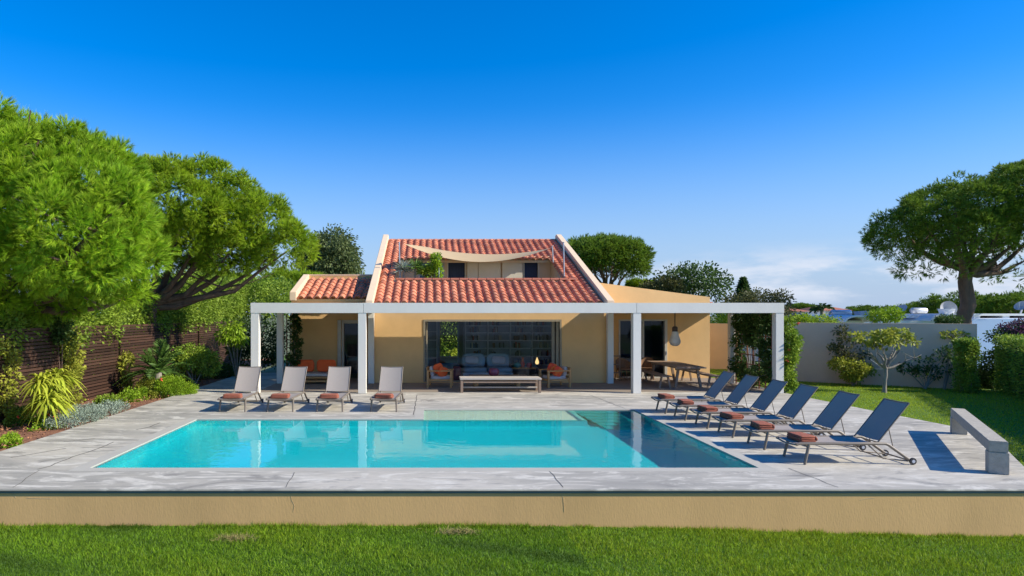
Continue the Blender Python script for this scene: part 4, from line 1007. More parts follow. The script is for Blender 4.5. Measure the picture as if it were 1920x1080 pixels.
# ---- left garden
def along(y): return -10.35
FY0, FY1 = 11.0, 38.0
t = thing('slatted_fence', 'dark brown fence of horizontal slats running along the left garden bed', 'fence', (-10.35,24,0))
pan = 3.9; y = FY0; i = 0; rn = random.Random(6)
while y < FY1:
    ye = min(y+pan-.06, FY1); q = MB(); n_ = 24; off = .05*((i % 2)*2-1)*.5
    for k in range(n_):
        z0 = -.02+k*.095; q.add([( -10.35+off+rn.uniform(-.006,.006)+sx, yy_, z0+sz) for sx, sz in ((0,0),(.03,.0),(.045,.072),(.015,.072)) for yy_ in (y,ye)], [(0,1,3,2),(2,3,5,4),(4,5,7,6),(6,7,1,0),(0,2,4,6),(1,7,5,3)], False, rn.random()*.9+.05)
    q.build('slat_panel', M['slat'], t)
    q = MB(); q.box(-10.46,-10.40+off,y-.05,y+.03,-.1,2.30); q.build('post', M['slat'], t)
    y += pan; i += 1
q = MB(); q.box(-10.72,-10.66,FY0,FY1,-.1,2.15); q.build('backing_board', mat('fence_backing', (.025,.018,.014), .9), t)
# hedge behind the fence
el = []
r = random.Random(5); y = 12.5
while y < 38:
    h = 2.6+max(0,(y-17))*.115+r.uniform(-.12,.15); el.append(((-11.5+r.uniform(-.15,.2), y, (h+1.4)/2), (1.15, 1.0, (h-1.4)/2+.1))); el.append(((-11.6, y+.4, 1.3), (.9,1.0,1.1))); y += 1.05
bush('hedge', 'long bushy bright leaved hedge spilling over the top of the slatted fence', 'hedge', el, 2600, .36, 50, .115, .065, 'hedge_leaf', 51, base=(-11.6,25,-.1), stems=40, lo=.85, low_cut=-.5, inner=.25)
el = [E(500,560,60,36,40,2), E(440,560,30,30,39,1.6)]
bush('leafy_tree', 'olive green leafy tree behind the hedge beside the left wing', 'tree', el, 170, .45, 50, .16, .09, 'hedge_leaf', 52, base=P(490,650,40))
bush('leafy_tree', 'shaded leafy shrub behind the left pergola posts', 'tree', [E(500,640,30,45,31,1.2), E(455,640,22,40,32,1)], 120, .35, 44, .13, .07, 'dark_leaf', 53, base=P(490,690,31))
# orange-white vine on fence etc.
def vine(label, px, y0_, y1_, w_, X=-10.2, m='yellow_leaf', seed=1, n=60, L=.10, name='climbing_vine', hug=.12):
    Y = X*F/(px-CX); el = []; k = 6
    for i in range(k):
        py = y0_+(y1_-y0_)*(i+.5)/k; c_ = P(px+math.sin(i*1.7+seed)*w_*.25, py, Y); el.append(((X+.08, c_.y+math.sin(i*1.7+seed)*.12, c_.z), (hug, w_/F*Y*.9, (y1_-y0_)/k/F*Y*.75)))
    b0 = (X+.05, Y, -.02)
    return bush(name, label, 'climber', el, n, .13, 16, L, L*.6, m, seed, base=b0, stems=2, bark='bark')
vine('pale yellow green climber on the slatted fence behind the strap leaved plant', 130, 628, 765, 26, seed=61, n=95)
vine('pale climber on the slatted fence at the left edge of the photo', 12, 640, 805, 16, m='yellow_leaf', seed=62, n=60)
vine('short yellow climber on the slatted fence left of the cycad', 232, 664, 722, 12, seed=63, n=40)
vine('dark climber hanging at the fence top under the big pine', 112, 600, 640, 26, m='dark_leaf', seed=64, n=50)
# strap leaved clumps
def strappy(name, label, c_, R_, Hh, n, m, seed, w_=.045, up=.5):
    t = thing(name, label, 'plant', c_); rg = np.random.RandomState(seed); quads = []; var = []
    mb = MB(); c0 = Vector(c_)
    heads = [c0+Vector((rg.normal(0,R_*.28),rg.normal(0,R_*.28),Hh*rg.uniform(.25,.75))) for _ in range(9)]
    for h in heads: mb.tube([c0+Vector((rg.normal(0,.05),rg.normal(0,.05),0)), h], [.03,.02], 6)
    mb.build('stem', M['bark_grey'], t)
    for k in range(n):
        h = heads[rg.randint(len(heads))]; an = rg.uniform(0,2*PI); el_ = rg.uniform(-.1,1.3); L_ = R_*rg.uniform(.6,1.05); d_ = Vector((math.cos(an),math.sin(an),0)); s_ = Vector((-math.sin(an),math.cos(an),0)); prev = None; vv = rg.rand()
        for j in range(6):
            u_ = j/5; p_ = h + d_*(L_*u_*math.cos(el_)) + Vector((0,0,L_*(u_*math.sin(el_)*1.1-.75*u_*u_))); w2 = w_*(1-u_**2*.9)*.5
            cur = (p_-s_*w2, p_+s_*w2)
            if prev: quads.append([prev[0],prev[1],cur[1],cur[0]]); var.append(vv)
            prev = cur
    soup('leaf_mass', np.array([[tuple(a_) for a_ in q_] for q_ in quads]), M[m], t, np.array(var)); return t
strappy('strap_leaf_plant', 'big yellow green strap leaved clump in front of the fence on the left', G(92,796), .66, 1.5, 900, 'strap_leaf', 71, .075)
strappy('strap_leaf_plant', 'young strap leaved plant low beside the garden bed shrubs', G(245,738), .35, .3, 60, 'strap_leaf', 72, .03)
b0 = G(296,738); b0 = Vector((XX(296,22.3),22.3,-.02)); palm('cycad', 'dark green cycad with stiff arching fronds beside the lime bush', 'cycad', b0, b0+Vector((0,0,.7)), 30, 1.35, 'cycad_leaf', 12, .14, .30, .032, upb=1.0, nl=30)
def B3(px, py, rx, ry, Y, dy=None): return E(px,py,rx,ry,Y,dy)
bush('round_bush', 'dense lime green rounded bush at the edge of the deck', 'bush', [B3(322,730,36,22,22.0,.5), B3(300,728,22,20,22.4,.4), B3(346,735,20,14,22.2,.4)], 190, .12, 60, .07, .022, 'lime_leaf', 81, stems=6)
bush('leafy_shrub', 'green broad leaved shrub on stems right of the cycad', 'shrub', [B3(360,672,28,22,24.5,.5), B3(388,682,22,20,25,.5), B3(345,665,18,12,24.6,.4)], 110, .15, 34, .10, .055, 'hedge_leaf', 82, base=(XX(365,24.6),24.6,-.02), stems=8)
bush('small_tree', 'small tree with pale drooping leaves near the left pergola post', 'tree', [B3(432,618,20,10,27,.5), B3(440,632,18,10,27,.4), B3(418,628,10,8,27,.3)], 40, .2, 16, .20, .07, 'lime_leaf', 83, base=(XX(444,27),27,-.02), stems=9, droop=.8)
bush('leafy_shrub', 'dark shaded shrub behind the cycad along the fence', 'shrub', [B3(395,700,40,14,28,.8), B3(440,700,40,14,29,.8), B3(350,705,26,14,26,.6)], 150, .2, 40, .11, .05, 'dark_leaf', 84, stems=8)
bush('leafy_shrub', 'low green shrub between the silver ground cover and the cycad', 'shrub', [B3(245,748,16,16,20.6,.35), B3(228,752,14,12,20.2,.3), B3(262,742,14,12,21.2,.3)], 80, .10, 30, .075, .04, 'lime_leaf', 85, stems=5)
bush('leafy_shrub', 'dark green shrub at the foot of the fence behind the silver ground cover', 'shrub', [B3(200,756,20,12,19.6,.35)], 60, .10, 34, .075, .04, 'hedge_leaf', 86, stems=5)
bush('leafy_shrub', 'yellow flowering shrub left of the lime green bush', 'shrub', [B3(272,722,14,16,22.0,.3), B3(285,735,14,14,21.6,.3)], 60, .10, 30, .075, .04, 'yellow_leaf', 87, stems=5)
def flowers(t, pts, r_=.05):
    q = MB(); rg_ = random.Random(len(pts))
    for p_ in pts:
        for k in range(6):
            a_ = Vector(p_)+Vector((rg_.uniform(-1,1),rg_.uniform(-1,1),rg_.uniform(-1,1)))*r_*.8; q.pillow(a_, (r_,r_,r_*.6), n=4, e=1)
    q.build('flower', M['flower'], t)
t = bush('geranium', 'geranium with red flowers beneath the strap leaved clump', 'plant', [B3(88,795,20,16,15.9,.3), B3(100,805,14,10,15.6,.25), B3(75,808,14,8,15.4,.25)], 80, .09, 30, .06, .045, 'lime_leaf', 88, stems=6)
flowers(t, [P(92,778,15.8), P(103,783,15.6), P(100,775,15.9)], .045)
t = bush('geranium', 'geranium with small red flowers near the left edge of the bed', 'plant', [B3(32,790,14,18,16.2,.3), B3(45,782,12,16,16.5,.3)], 70, .09, 30, .06, .045, 'hedge_leaf', 89, stems=6)
flowers(t, [P(34,782,16.0)], .04)
t = bush('leafy_shrub', 'small shrub with orange flowers beside the lime green bush', 'shrub', [B3(300,722,8,8,21.6,.2)], 20, .08, 24, .06, .035, 'lime_leaf', 90, stems=3); flowers(t, [P(302,712,21.5)], .06)
bush('leafy_shrub', 'bright green low plant at the bottom left corner of the garden bed', 'plant', [B3(12,832,18,8,13.6,.25), B3(22,824,10,6,13.9,.2)], 60, .08, 30, .055, .04, 'lime_leaf', 91, stems=4)
el = [((G(px,py).x-.12, G(px,py).y, .08), (.34,.36,.13)) for px,py in ((128,800),(145,796),(160,791),(176,786),(190,780),(205,776),(222,770),(150,786),(172,776))]
sp = leaf_soup(92, el, 330, .09, 26, .06, .018, -.2, .1)
tag(soup('silver_ground_cover', sp[0], M['silver_leaf'], None, sp[1]), 'silvery grey ground cover spreading along the edge of the deck', 'ground cover', kind='stuff')
# litter and low weeds on soil
rg = np.random.RandomState(77); n_ = 2600; x = rg.uniform(-10.2,-8.15,n_); y = rg.uniform(12,30,n_); c_ = np.stack([x,y,np.full(n_,.0)+.02+rg.rand(n_)*.02],1)
tag(soup('fallen_leaves', leafq(rg, c_, unit(np.stack([rg.normal(size=n_),rg.normal(size=n_),rg.normal(0,.25,n_)],1)), .06, .035), mat('dry_leaf', (.36,.16,.07), .9, (.20,.10,.05), 5, var=.4)), 'dry brown fallen leaves scattered over the reddish soil bed', 'leaves', kind='stuff')
# vine in front of left wing wall on lattice
xl = XX(546,25.6)
t = thing('trellis', 'narrow rusty lattice panel at the left wing wall under the pergola', 'trellis', (xl,25.7,0))
q = MB()
for dx in (-.2,-.07,.06,.19): q.box(xl+dx-.018,xl+dx+.018,25.75,25.78,.01,2.6)
q.build('upright', M['trellis'], t); q = MB()
for k in range(9): q.box(xl-.2,xl+.2,25.78,25.80,.15+.29*k,.18+.29*k)
q.build('rung', M['trellis'], t)
bush('climbing_vine', 'dark green climber on the lattice at the left wing wall', 'climber', [((xl+.1,25.68,2.2),(.22,.12,.35)),((xl+.18,25.66,1.7),(.2,.12,.4)),((xl+.1,25.68,1.1),(.18,.12,.45)),((xl+.05,25.68,.5),(.18,.12,.4))], 70, .1, 26, .10, .06, 'dark_leaf', 95, base=(xl,25.7,.0), stems=6)
# right trellis (runs away from the camera at the pergola end) and its vines
t = thing('trellis', 'rusty brown trellis overgrown with climber at the right end of the pergola', 'trellis', (11.5,24,0))
q = MB()
for k in range(7):
    y_ = 22.62+k*.44; q.box(11.48,11.52,y_-.02,y_+.02,.01,2.6)
q.build('upright', M['trellis'], t); q = MB()
for k in range(8): q.box(11.455,11.48,22.5,25.3,.12+.34*k,.155+.34*k)
q.build('rung', M['trellis'], t)
el = [((11.5,y_,z_),(.16,.34,.32)) for y_,z_ in ((22.9,2.3),(23.4,2.35),(23.9,2.3),(24.4,2.35),(24.9,2.3),(23.0,1.8),(23.6,1.7),(24.6,1.85),(25.0,1.5),(22.9,1.3),(24.1,1.9),(23.3,.6),(24.6,.5),(25.1,.8),(22.8,.7),(24.0,.35))]
bush('climbing_vine', 'dense dark climber covering the right trellis of the pergola', 'climber', el, 300, .14, 26, .11, .07, 'dark_leaf', 96, base=(11.5,24,0), stems=14)
el = [E(1474,612,14,14,22.5,.25), E(1478,640,18,22,22.5,.28), E(1472,668,18,20,22.5,.28), E(1470,695,15,18,22.5,.25), E(1474,718,12,14,22.5,.22)]
t = bush('climbing_vine', 'glossy green climber with orange blossoms outside the last pergola post', 'climber', el, 210, .12, 26, .105, .065, 'hedge_leaf', 97, base=(XX(1472,22.5),22.5,-.05), stems=6)
flowers(t, [P(1480,656,22.2), P(1497,607,22.3), P(1475,676,22.2)], .05)
# ================================================================== right garden
def wallrun(a, b, z0, z1, th, m, name, label, cat='wall'):
    a = Vector((*a,0)); b = Vector((*b,0)); t = MB(); t.bar(a+Vector((0,0,(z0+z1)/2)), b+Vector((0,0,(z0+z1)/2)), th, z1-z0)
    return tag(t.build(name, M[m], None, origin=((a.x+b.x)/2,(a.y+b.y)/2,z0)), label, cat)
wallrun((14.3,27.1),(19.25,23.75), -.5, 2.26, .22, 'gwall', 'garden_wall', 'long grey beige rendered wall at the back of the side lawn')
wallrun((13.5,32.9),(14.9,32.4), -.5, 2.15, .22, 'stucco', 'garden_wall', 'sunlit tan wall piece seen between the villa and the trellis')
# small tree on lawn
YS = 22.9
bs = Vector((XX(1658,YS),YS,-.06)); fk = P(1661,688,YS)
el = [E(1608,632,12,4,YS,.35), E(1632,634,16,5,YS+.3,.45), E(1658,630,18,6,YS-.3,.45), E(1688,625,18,7,YS+.2,.45), E(1672,642,16,4,YS-.5,.3), E(1704,640,12,4,YS,.3), E(1640,644,12,3,YS+.4,.3)]
sp = leaf_soup(101, el, 75, .11, 13, .13, .09, -.8, .1, .2)
tree('young_tree', 'young flat topped tree with pale branches standing alone on the side lawn', 'tree', bs, fk, [tuple(P(x,y,YS+d)) for x,y,d in ((1612,640,0),(1608,632,.2),(1640,642,.4),(1655,645,-.4),(1690,640,.3),(1700,635,-.2),(1728,665,0),(1675,650,.5))], .062, sp, 'yellow_leaf', 'bark_grey', 13, bend=.05, r_end=.012)
t = thing('tree_stake', 'thin white stake and cords supporting the young tree on the lawn', 'stake', (XX(1658,23.3),23.3,0)); q = MB(); q.tube([P(1658,692,YS), P(1632,674,23.9)], .01, 5); q.tube([P(1655,692,YS), P(1640,692,24.6)], .008, 5); q.build('cord', M['white_paint'], t); q = MB(); q.tube([P(1758,620,24.3), P(1758,655,24.3)], .015, 5); q.tube([P(1758,620,24.3), P(1705,620,24.9)], .008, 5); q.build('rod', M['white_paint'], t)
bush('leafy_shrub', 'bright yellow green spreading shrub against the grey wall', 'shrub', [E(1600,690,22,12,25.0,.4), E(1578,682,16,8,25.2,.35), E(1618,696,18,8,25.0,.35), E(1600,704,14,8,25,.3)], 80, .15, 24, .11, .07, 'yellow_leaf', 102, stems=8)
bush('leafy_shrub', 'darker loose climber above the yellow shrub on the grey wall', 'shrub', [E(1590,642,22,8,25.4,.2), E(1570,655,16,6,25.6,.2), E(1600,665,26,8,25.3,.2), E(1578,622,10,8,25.6,.15)], 60, .15, 14, .12, .07, 'olive_brown', 103, base=(XX(1598,25.3),25.3,-.05), stems=12, inner=0)
bush('espalier_shrub', 'thin shaded espaliered shrub on the grey wall right of the young tree', 'shrub', [E(1702,690,16,7,24.3,.15), E(1740,700,26,9,24.1,.15), E(1765,665,16,10,23.9,.15), E(1730,675,18,6,24.1,.15), E(1770,690,12,6,23.9,.12)], 60, .13, 14, .11, .06, 'dark_leaf', 104, base=(XX(1735,24.0),24.0,-.05), stems=12, inner=0)
bush('leafy_shrub', 'yellow tipped branch reaching along the top of the grey wall', 'shrub', [E(1790,628,24,5,23.9,.15)], 18, .1, 14, .11, .07, 'yellow_leaf', 105, base=(XX(1770,23.9),23.9,-.05), stems=4, inner=0)
def boxhedge(name, label, a, b, th, z1, n, m, seed, L=.08, tops=None, z0=-.08):
    rg = np.random.RandomState(seed); a = np.array([*a,0.]); b = np.array([*b,0.]); d = unit(b-a); nn = np.array([d[1],-d[0],0]); Ln = np.linalg.norm(b-a)
    s = rg.rand(n)*Ln; z = z0+rg.rand(n)*(z1-z0); side = rg.uniform(-1,1,n); f = rg.randint(0,5,n); out = np.zeros((n,3))
    bump = .05*np.sin(s*5+z*4)+.04*np.sin(s*11+z*7)+rg.normal(0,.025,n)
    side = np.where(f<=1, -1.+0*side, np.where(f==2, 1., side)); z = np.where(f==3, z1, z); s = np.where(f==4, np.where(rg.rand(n)<.5, 0, Ln), s)
    out += np.where((f<=2)[:,None], nn*side[:,None], 0); out[:,2] += (f==3)*1.
    out += np.where((f==4)[:,None], d*np.where(s>0,1,-1)[:,None], 0)
    p_ = a+d*s[:,None]+nn*(side*th/2)[:,None]; p_[:,2] += z; p_ += out*bump[:,None] - out*rg.uniform(0,.22,n)[:,None]
    dd = unit(out+rdir(rg,n)*.8)
    t = thing(name, label, 'hedge', (a+b)/2+np.array([0,0,z0]))
    mb = MB(); 
    for k in range(max(2,int(Ln/.5))):
        c0 = Vector(a+d*Ln*(k+.5)/max(2,int(Ln/.5))); mb.tube([c0+Vector((0,0,z0)), c0+Vector((.05,0,(z1+z0)/2)), c0+Vector((0,.05,z1-.15))], [.05,.035,.015], 6)
    R = Matrix((Vector(nn),Vector(d),Vector((0,0,1)))).transposed(); mb.build('stem', M['bark_grey'], t)
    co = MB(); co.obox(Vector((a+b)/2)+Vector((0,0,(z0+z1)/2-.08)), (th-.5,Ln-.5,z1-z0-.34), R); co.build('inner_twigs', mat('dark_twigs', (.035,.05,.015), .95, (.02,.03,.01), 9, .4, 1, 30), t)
    soup('foliage', leafq(rg, p_, dd, L*rg.uniform(.7,1.2,n), L*.55), M[m], t, rg.rand(n))
    return t
t = boxhedge('box_hedge', 'narrow clipped hedge column in front of the end of the grey wall', (XX(1800,23.1),23.2), (XX(1822,22.7),22.6), .42, ZZ(640,22.8), 9000, 'hedge_leaf', 111)
boxhedge('box_hedge', 'long clipped hedge along the right edge of the side lawn', (20.45,23.3), (14.3,11.6), 1.5, 1.82, 60000, 'hedge_leaf', 112)
bush('leafy_shrub', 'dark bushy shrub between the hedge column and the long hedge, low clump added as path shade', 'shrub', [E(1868,690,18,32,24.5,.5), E(1848,715,12,18,24.4,.4)], 110, .2, 40, .10, .055, 'dark_leaf', 113, stems=5)  # lower clump added to darken a bright gap, standing in for path shade
bush('bougainvillea', 'purple tinged bougainvillea spilling over the long hedge', 'shrub', [E(1900,618,18,9,24,.5), E(1918,612,16,8,24,.5), E(1925,628,18,8,23.5,.5)], 45, .18, 26, .09, .06, 'purple_leaf', 114, base=(XX(1895,24),24,-.05), stems=14)
bush('bougainvillea', 'dark green shoots around the purple bougainvillea', 'shrub', [E(1875,630,14,8,24.3,.4), E(1898,634,24,9,24.1,.4), E(1915,622,18,8,24.2,.4)], 80, .18, 26, .09, .06, 'dark_leaf', 115, base=(XX(1880,24.3),24.3,-.05), stems=8)
# roof plants behind the grey wall
for i, (px,py,rx,ry,lab,m_) in enumerate(((1648,592,14,9,'yellow green plant above the grey wall left of centre','lime_leaf'),(1672,590,12,10,'yellow green plant above the grey wall right beside its twin','lime_leaf'),(1778,601,14,6,'dark bush above the grey wall left of the pine trunk','dark_leaf'),(1545,601,26,5,'low leafy plants above the left end of the grey wall','hedge_leaf'),(1505,602,14,7,'leafy plant right beside the climber on the last pergola post','lime_leaf'))):
    bush('leafy_shrub', lab, 'shrub', [E(px,py,rx,ry,28.5,.5)], 36, .16, 26, .10, .05, m_, 120+i, base=P(px,640,28.5), stems=5)

# yucca and climber on the upper terrace
yb = Vector((XX(770,28.9),28.9,zt)); 
for i, (px, zz_) in enumerate(((757,.85),(778,.95),(797,.75))):
    c0 = Vector((XX(px,28.9),28.85+.1*i,zt))
    t = thing('yucca', ['spiky yucca at the left end of the upper terrace','largest spiky yucca in the middle of the terrace planting','small spiky yucca beside the leafy climber on the terrace'][i], 'yucca', c0)
    q = MB(); q.tube([c0, c0+Vector((0,0,zz_))], [.05,.04], 8); q.build('trunk', M['bark_grey'], t)
    rg = np.random.RandomState(130+i); n_ = 110; d_ = rdir(rg, n_); d_[:,2] = np.abs(d_[:,2])*.9-.15; d_ = unit(d_)
    soup('leaf_rosette', leafq(rg, np.tile(np.array(c0+Vector((0,0,zz_))),(n_,1)), d_, .62*rg.uniform(.7,1.1,n_), .05, .12), M[('silver_leaf','cycad_leaf','hedge_leaf')[i]], t)
bush('leafy_shrub', 'leafy yellow green climber on the upper terrace beside the door', 'shrub', [E(812,495,12,11,29,.3), E(818,482,8,6,29,.25), E(806,510,10,8,29,.25), E(822,508,6,10,29,.2)], 60, .11, 22, .11, .07, 'lime_leaf', 135, base=(XX(812,29),29,zt), stems=5)
# garden behind the living room window
boxhedge('rear_hedge', 'sunny hedge seen through the rear window of the living room', (-1.5,41.2), (5.0,41.2), 1.2, 3.0, 26000, 'hedge_leaf', 141, .16)
strappy('strap_leaf_plant', 'yellow strap leaved plant glimpsed through the rear window', Vector((XX(845,38.5),38.5,-.05)), .7, .7, 160, 'strap_leaf', 142, .08)
structure(MB().add([(-9,36.3,-.03),(12,36.3,-.03),(12,48,-.03),(-9,48,-.03)], [(0,1,2,3)]).build('rear_garden_ground', M['grassground']))

# ================================================================== neighbours
NB = thing('neighbour_house', 'low white flat roofed house with arched vaults behind the grey wall', 'house', (22,34,0))
YN = 33.
def nbx(name, px0, px1, py0, py1, Y, dep, m='white_wall', par=NB):
    q = MB(); a_ = P(px0,py1,Y); b_ = P(px1,py0,Y); q.box(a_.x,b_.x,Y,Y+dep,a_.z,b_.z); return q.build(name, M[m] if isinstance(m,str) else m, par)
nbx('wall', 1822, 2060, 598, 700, 32, 8, mat('white_wall_blue_shade', (.42,.58,.86), .8, (.38,.54,.82), 1, .3)); nbx('wall', 1520, 1819, 601, 700, 33, 8)  # first wall is white; its blue shade is put into the base colour
nbx('parapet', 1700, 1818, 591, 596, 33.5, 4); nbx('parapet', 1826, 2060, 588, 592, 32.2, 5); nbx('roof_slab', 1826, 2060, 596.5, 597.9, 32.1, 6); 
for a_, b_ in ((1826,1838),(1880,1893),(1930,1945)): nbx('pier', a_, b_, 592.1, 596.4, 32.3, 3)
nbx('recess', 1838, 2060, 592.1, 596.4, 33.2, .2, 'dark')
def vault(px, py, rx, ry, Y, dep):
    q = MB(); n_ = 16; c_ = P(px,py,Y); k = Y/F; v = []
    for yy_ in (Y,Y+dep):
        for (s1, s2) in ((1,1),(.84,.78)):
            for i in range(n_+1):
                a_ = PI*i/n_; v.append((c_.x-rx*k*s1*math.cos(a_), yy_, c_.z+ry*k*s2*math.sin(a_)))
    m_ = n_+1; f = []
    for i in range(n_): f += [(i,i+1,2*m_+i+1,2*m_+i),(m_+i,2*m_+m_+i,2*m_+m_+i+1,m_+i+1),(i,m_+i,m_+i+1,i+1),(2*m_+i,2*m_+i+1,3*m_+i+1,3*m_+i)]
    q.add(v, f, False); q.build('vault', M['white_wall'], NB)
vault(1612,604,30,13,32.2,4); vault(1772,602,26,13,32.4,4); vault(1640,604,20,8,33.5,3)
def tank(label, px0, px1, py0, py1, Y):
    t = thing('water_tank', label, 'water tank', P((px0+px1)/2,py1+6,Y), 'solar water tanks on the white roofs'); k = Y/F; r_ = (py1-py0)/2*k; a_ = P(px0,(py0+py1)/2,Y); L_ = (px1-px0)*k
    q = MB(); q.lathe([(0,0),(r_*.8,.0),(r_,.05),(r_,L_-.05),(r_*.8,L_),(0,L_)], a_, 20, 'x'); q.build('drum', M['steel'], t)
    q = MB(); q.box(a_.x+.15,a_.x+.2,Y-.1,Y+.1,a_.z-r_-.25,a_.z-r_); q.box(a_.x+L_-.2,a_.x+L_-.15,Y-.1,Y+.1,a_.z-r_-.25,a_.z-r_); q.build('stand', M['chrome'], t)
    q = MB(); q.lathe([(r_*.5,-.02),(r_*.75,-.02),(r_*.75,.0)], a_, 16, 'x'); q.build('end_cap', M['dishm'], t)
tank('steel water tank on the left roof beside the terracotta bungalow', 1558, 1595, 581, 593, 36); tank('steel water tank at the middle of the white roofs near the dish', 1709, 1737, 577, 588, 36)
def dish(label, px, py, r_px, Y, ax, tilt=0):
    t = thing('satellite_dish', label, 'satellite dish', P(px,py+r_px+4,Y), 'satellite dishes on the white roofs'); k = Y/F; R0 = r_px*k; q = MB(); c_ = P(px,py,Y); ax = Vector(ax).normalized(); u_ = ax.cross(Vector((0,0,1))).normalized(); w_ = u_.cross(ax); v = []; n_ = 24
    for off in (0,.02):
        for rr in (0.02,.35,.7,1.):
            for i in range(n_):
                a_ = 2*PI*i/n_; v.append(c_ + (u_*math.cos(a_)+w_*math.sin(a_))*R0*rr + ax*(R0*.3*rr*rr-off))
    f = []
    for s_ in range(2):
        for j_ in range(3):
            for i in range(n_): f.append((s_*4*n_+j_*n_+i, s_*4*n_+j_*n_+(i+1)%n_, s_*4*n_+(j_+1)*n_+(i+1)%n_, s_*4*n_+(j_+1)*n_+i))
    q.add(v, f, True); q.build('reflector', M['dishm'], t)
    q = MB(); q.tube([c_-ax*.05, c_+Vector((0,.15,-R0-.1)), c_+Vector((0,.15,-R0-.35))], .04, 6); q.build('mast', M['chrome'], t)
    q = MB(); q.tube([c_+w_*-R0+ax*R0*.3, c_+ax*R0*1.1], .015, 5); q.build('feed_arm', M['chrome'], t)
dish('round grey satellite dish facing the pool left of the pine trunk', 1777, 579, 14, 34, (-.25,-1,.25)); dish('tilted satellite dish seen edge on beside the steel tank', 1690, 582, 12, 35, (-.75,-.2,.75))
dish('pale satellite dish at the right edge above the white parapet', 1917, 575, 12, 34, (-.75,-.3,.8)); dish('small tilted dish between the plants above the grey wall', 1661, 586, 6, 34.5, (-.8,-.3,.7))
q = MB(); q.prism([(XX(1611,35),ZZ(584,35)),(XX(1631,35),ZZ(583,35)),(XX(1627,35),ZZ(592,35)),(XX(1615,35),ZZ(593,35))], 'y', 35, 35.5); tag(q.build('chimney', M['dishm'], None, origin=P(1620,593,35)), 'pale flared chimney pot on the white roof above the grey wall', 'chimney')
q = MB(); q.prism([(XX(1766,33.6),ZZ(579,33.6)),(XX(1789,33.6),ZZ(579,33.6)),(XX(1784,33.6),ZZ(591,33.6)),(XX(1771,33.6),ZZ(591,33.6))], 'y', 33.5, 33.9); tag(q.build('chimney', M['white_wall'], None, origin=P(1777,591,33.6)), 'white flared chimney in front of the round satellite dish', 'chimney')
def bungalow(label, px0, px1, pr, pe, Y):
    t = thing('bungalow', label, 'house', P((px0+px1)/2,640,Y)); k = Y/F; a_ = XX(px0,Y); b_ = XX(px1,Y); ze, zr2 = ZZ(pe,Y), ZZ(pr,Y); m_ = (a_+b_)/2
    q = MB(); q.box(a_+.4,b_-.4,Y+.4,Y+6,-.9,ze); q.build('wall', M['white_wall'], t)
    q = MB(); w_ = (b_-a_)*.18; q.add([(a_,Y,ze),(b_,Y,ze),(b_,Y+6.4,ze),(a_,Y+6.4,ze),(m_-w_,Y+3,zr2),(m_+w_,Y+3,zr2)], [(0,1,5,4),(1,2,5),(2,3,4,5),(3,0,4),(3,2,1,0)]); q.build('roof', M['tile'], t)
    for s_ in (.25,.6):
        x = a_+(b_-a_)*s_; q = MB(); q.box(x,x+.7,Y+.36,Y+.42,ze-1.2,ze-.3); q.build('window', M['dark'], t)
bungalow('white bungalow with terracotta hip roof beyond the last pergola post', 1478, 1522, 576, 584, 66); bungalow('white bungalow with terracotta hip roof right of the palm', 1545, 1600, 573, 582, 70)
bungalow('distant small bungalow with red roof left of the palm', 1462, 1490, 584, 589, 80)
# pool floor fittings
t = MB(); 

# ================================================================== light, sky, camera
w = bpy.data.worlds.new('World'); S.world = w; w.use_nodes = True
nt = w.node_tree; N = nt.nodes; L = nt.links; bg = N['Background']
sk = N.new('ShaderNodeTexSky'); sk.sky_type = 'NISHITA'; sk.sun_disc = False
sv = Vector((1.5,-.42,1)).normalized(); elv = math.asin(sv.z); az = math.atan2(sv.x, sv.y)
sk.sun_elevation = elv; sk.sun_rotation = az; sk.air_density = 1.0; sk.dust_density = .3; sk.ozone_density = 3.0; sk.altitude = 0
hs = N.new('ShaderNodeHueSaturation'); hs.inputs['Saturation'].default_value = 1.5; L.new(sk.outputs[0], hs.inputs['Color'])
tint = N.new('ShaderNodeMix'); tint.data_type = 'RGBA'; tint.blend_type = 'MULTIPLY'; tint.inputs[0].default_value = 1; tint.inputs[7].default_value = (.90,1.02,1.28,1); L.new(hs.outputs[0], tint.inputs[6])
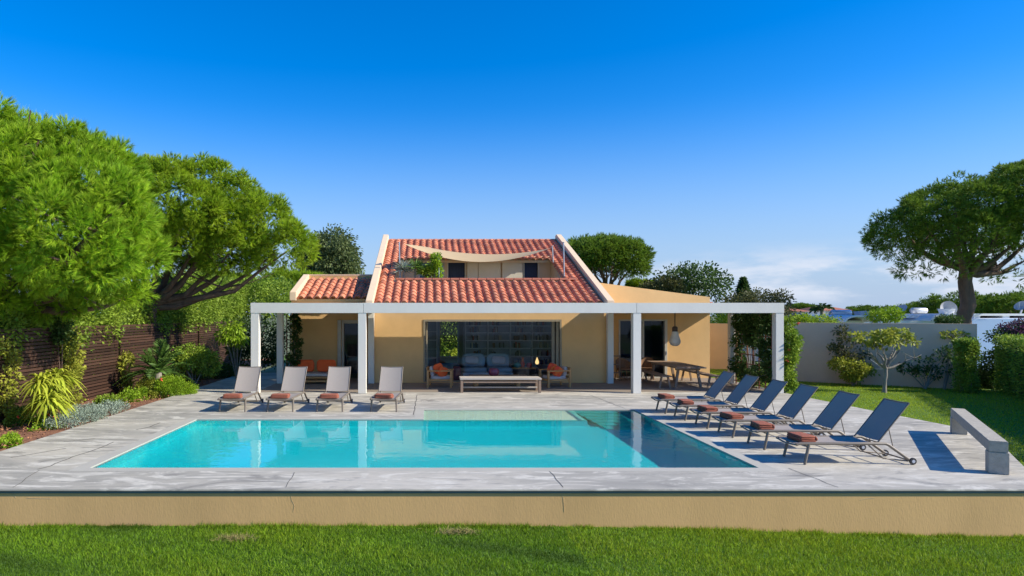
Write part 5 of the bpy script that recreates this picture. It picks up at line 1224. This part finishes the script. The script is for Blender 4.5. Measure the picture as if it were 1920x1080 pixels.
# thin bank of cloud near the horizon on the right
tc = N.new('ShaderNodeTexCoord'); sx = N.new('ShaderNodeSeparateXYZ'); L.new(tc.outputs['Generated'], sx.inputs[0])
mp = N.new('ShaderNodeMapping'); mp.inputs['Scale'].default_value = (5,5,22); L.new(tc.outputs['Generated'], mp.inputs[0])
nz = N.new('ShaderNodeTexNoise'); nz.inputs['Scale'].default_value = 1.6; nz.inputs['Detail'].default_value = 9; nz.inputs['Roughness'].default_value = .62; L.new(mp.outputs[0], nz.inputs['Vector'])
def rng(src, a, b_, lo=0., hi=1.):
    r = N.new('ShaderNodeMapRange'); r.interpolation_type = 'SMOOTHSTEP'; r.inputs[1].default_value = a; r.inputs[2].default_value = b_; r.inputs[3].default_value = lo; r.inputs[4].default_value = hi; L.new(src, r.inputs[0]); return r.outputs[0]
def mul(a, b_):
    m_ = N.new('ShaderNodeMath'); m_.operation = 'MULTIPLY'; L.new(a, m_.inputs[0]); L.new(b_, m_.inputs[1]); return m_.outputs[0]
cl_ = mul(mul(rng(nz.outputs[0], .36, .60), rng(sx.outputs['Z'], .005, .03)), mul(rng(sx.outputs['Z'], .10, .055), rng(sx.outputs['X'], .15, .5)))
cm = N.new('ShaderNodeMath'); cm.operation = 'MULTIPLY'; cm.inputs[1].default_value = .8; L.new(cl_, cm.inputs[0])
mx = N.new('ShaderNodeMix'); mx.data_type = 'RGBA'; mx.inputs[7].default_value = (4.9,5.2,5.9,1); L.new(cm.outputs[0], mx.inputs[0])
hz = N.new('ShaderNodeMix'); hz.data_type = 'RGBA'; hz.inputs[7].default_value = (2.6,3.4,4.85,1); L.new(rng(sx.outputs['Z'], .30, -.02, 0, .95), hz.inputs[0]); L.new(tint.outputs[2], hz.inputs[6]); L.new(hz.outputs[2], mx.inputs[6])
L.new(mx.outputs[2], bg.inputs[0]); bg.inputs[1].default_value = .115
l = bpy.data.lights.new('sun', 'SUN'); l.energy = 4.8; l.angle = math.radians(.53); l.color = (1,.92,.78); l.cycles.is_caustics_light = True
lo = bpy.data.objects.new('sun', l); COL.objects.link(lo); lo.rotation_euler = (-sv).to_track_quat('-Z','Y').to_euler(); lo.location = (20,-5,15)
cd = bpy.data.cameras.new('camera'); cam = bpy.data.objects.new('camera', cd); COL.objects.link(cam); S.camera = cam
cd.sensor_width = 36; cd.lens = 36*F/1920; cam.location = (0,0,H); cam.rotation_euler = (PI/2,0,0)
cd.shift_x = (960-CX)/1920; cd.shift_y = (CY-540)/1920; cd.clip_end = 3000; cd.clip_start = .1
S.view_settings.view_transform = 'Standard'; S.view_settings.look = 'None'; S.view_settings.exposure = 0.5; S.view_settings.gamma = 1
S.cycles.diffuse_bounces = 8; S.cycles.max_bounces = 14; S.cycles.transmission_bounces = 14; S.cycles.transparent_max_bounces = 16
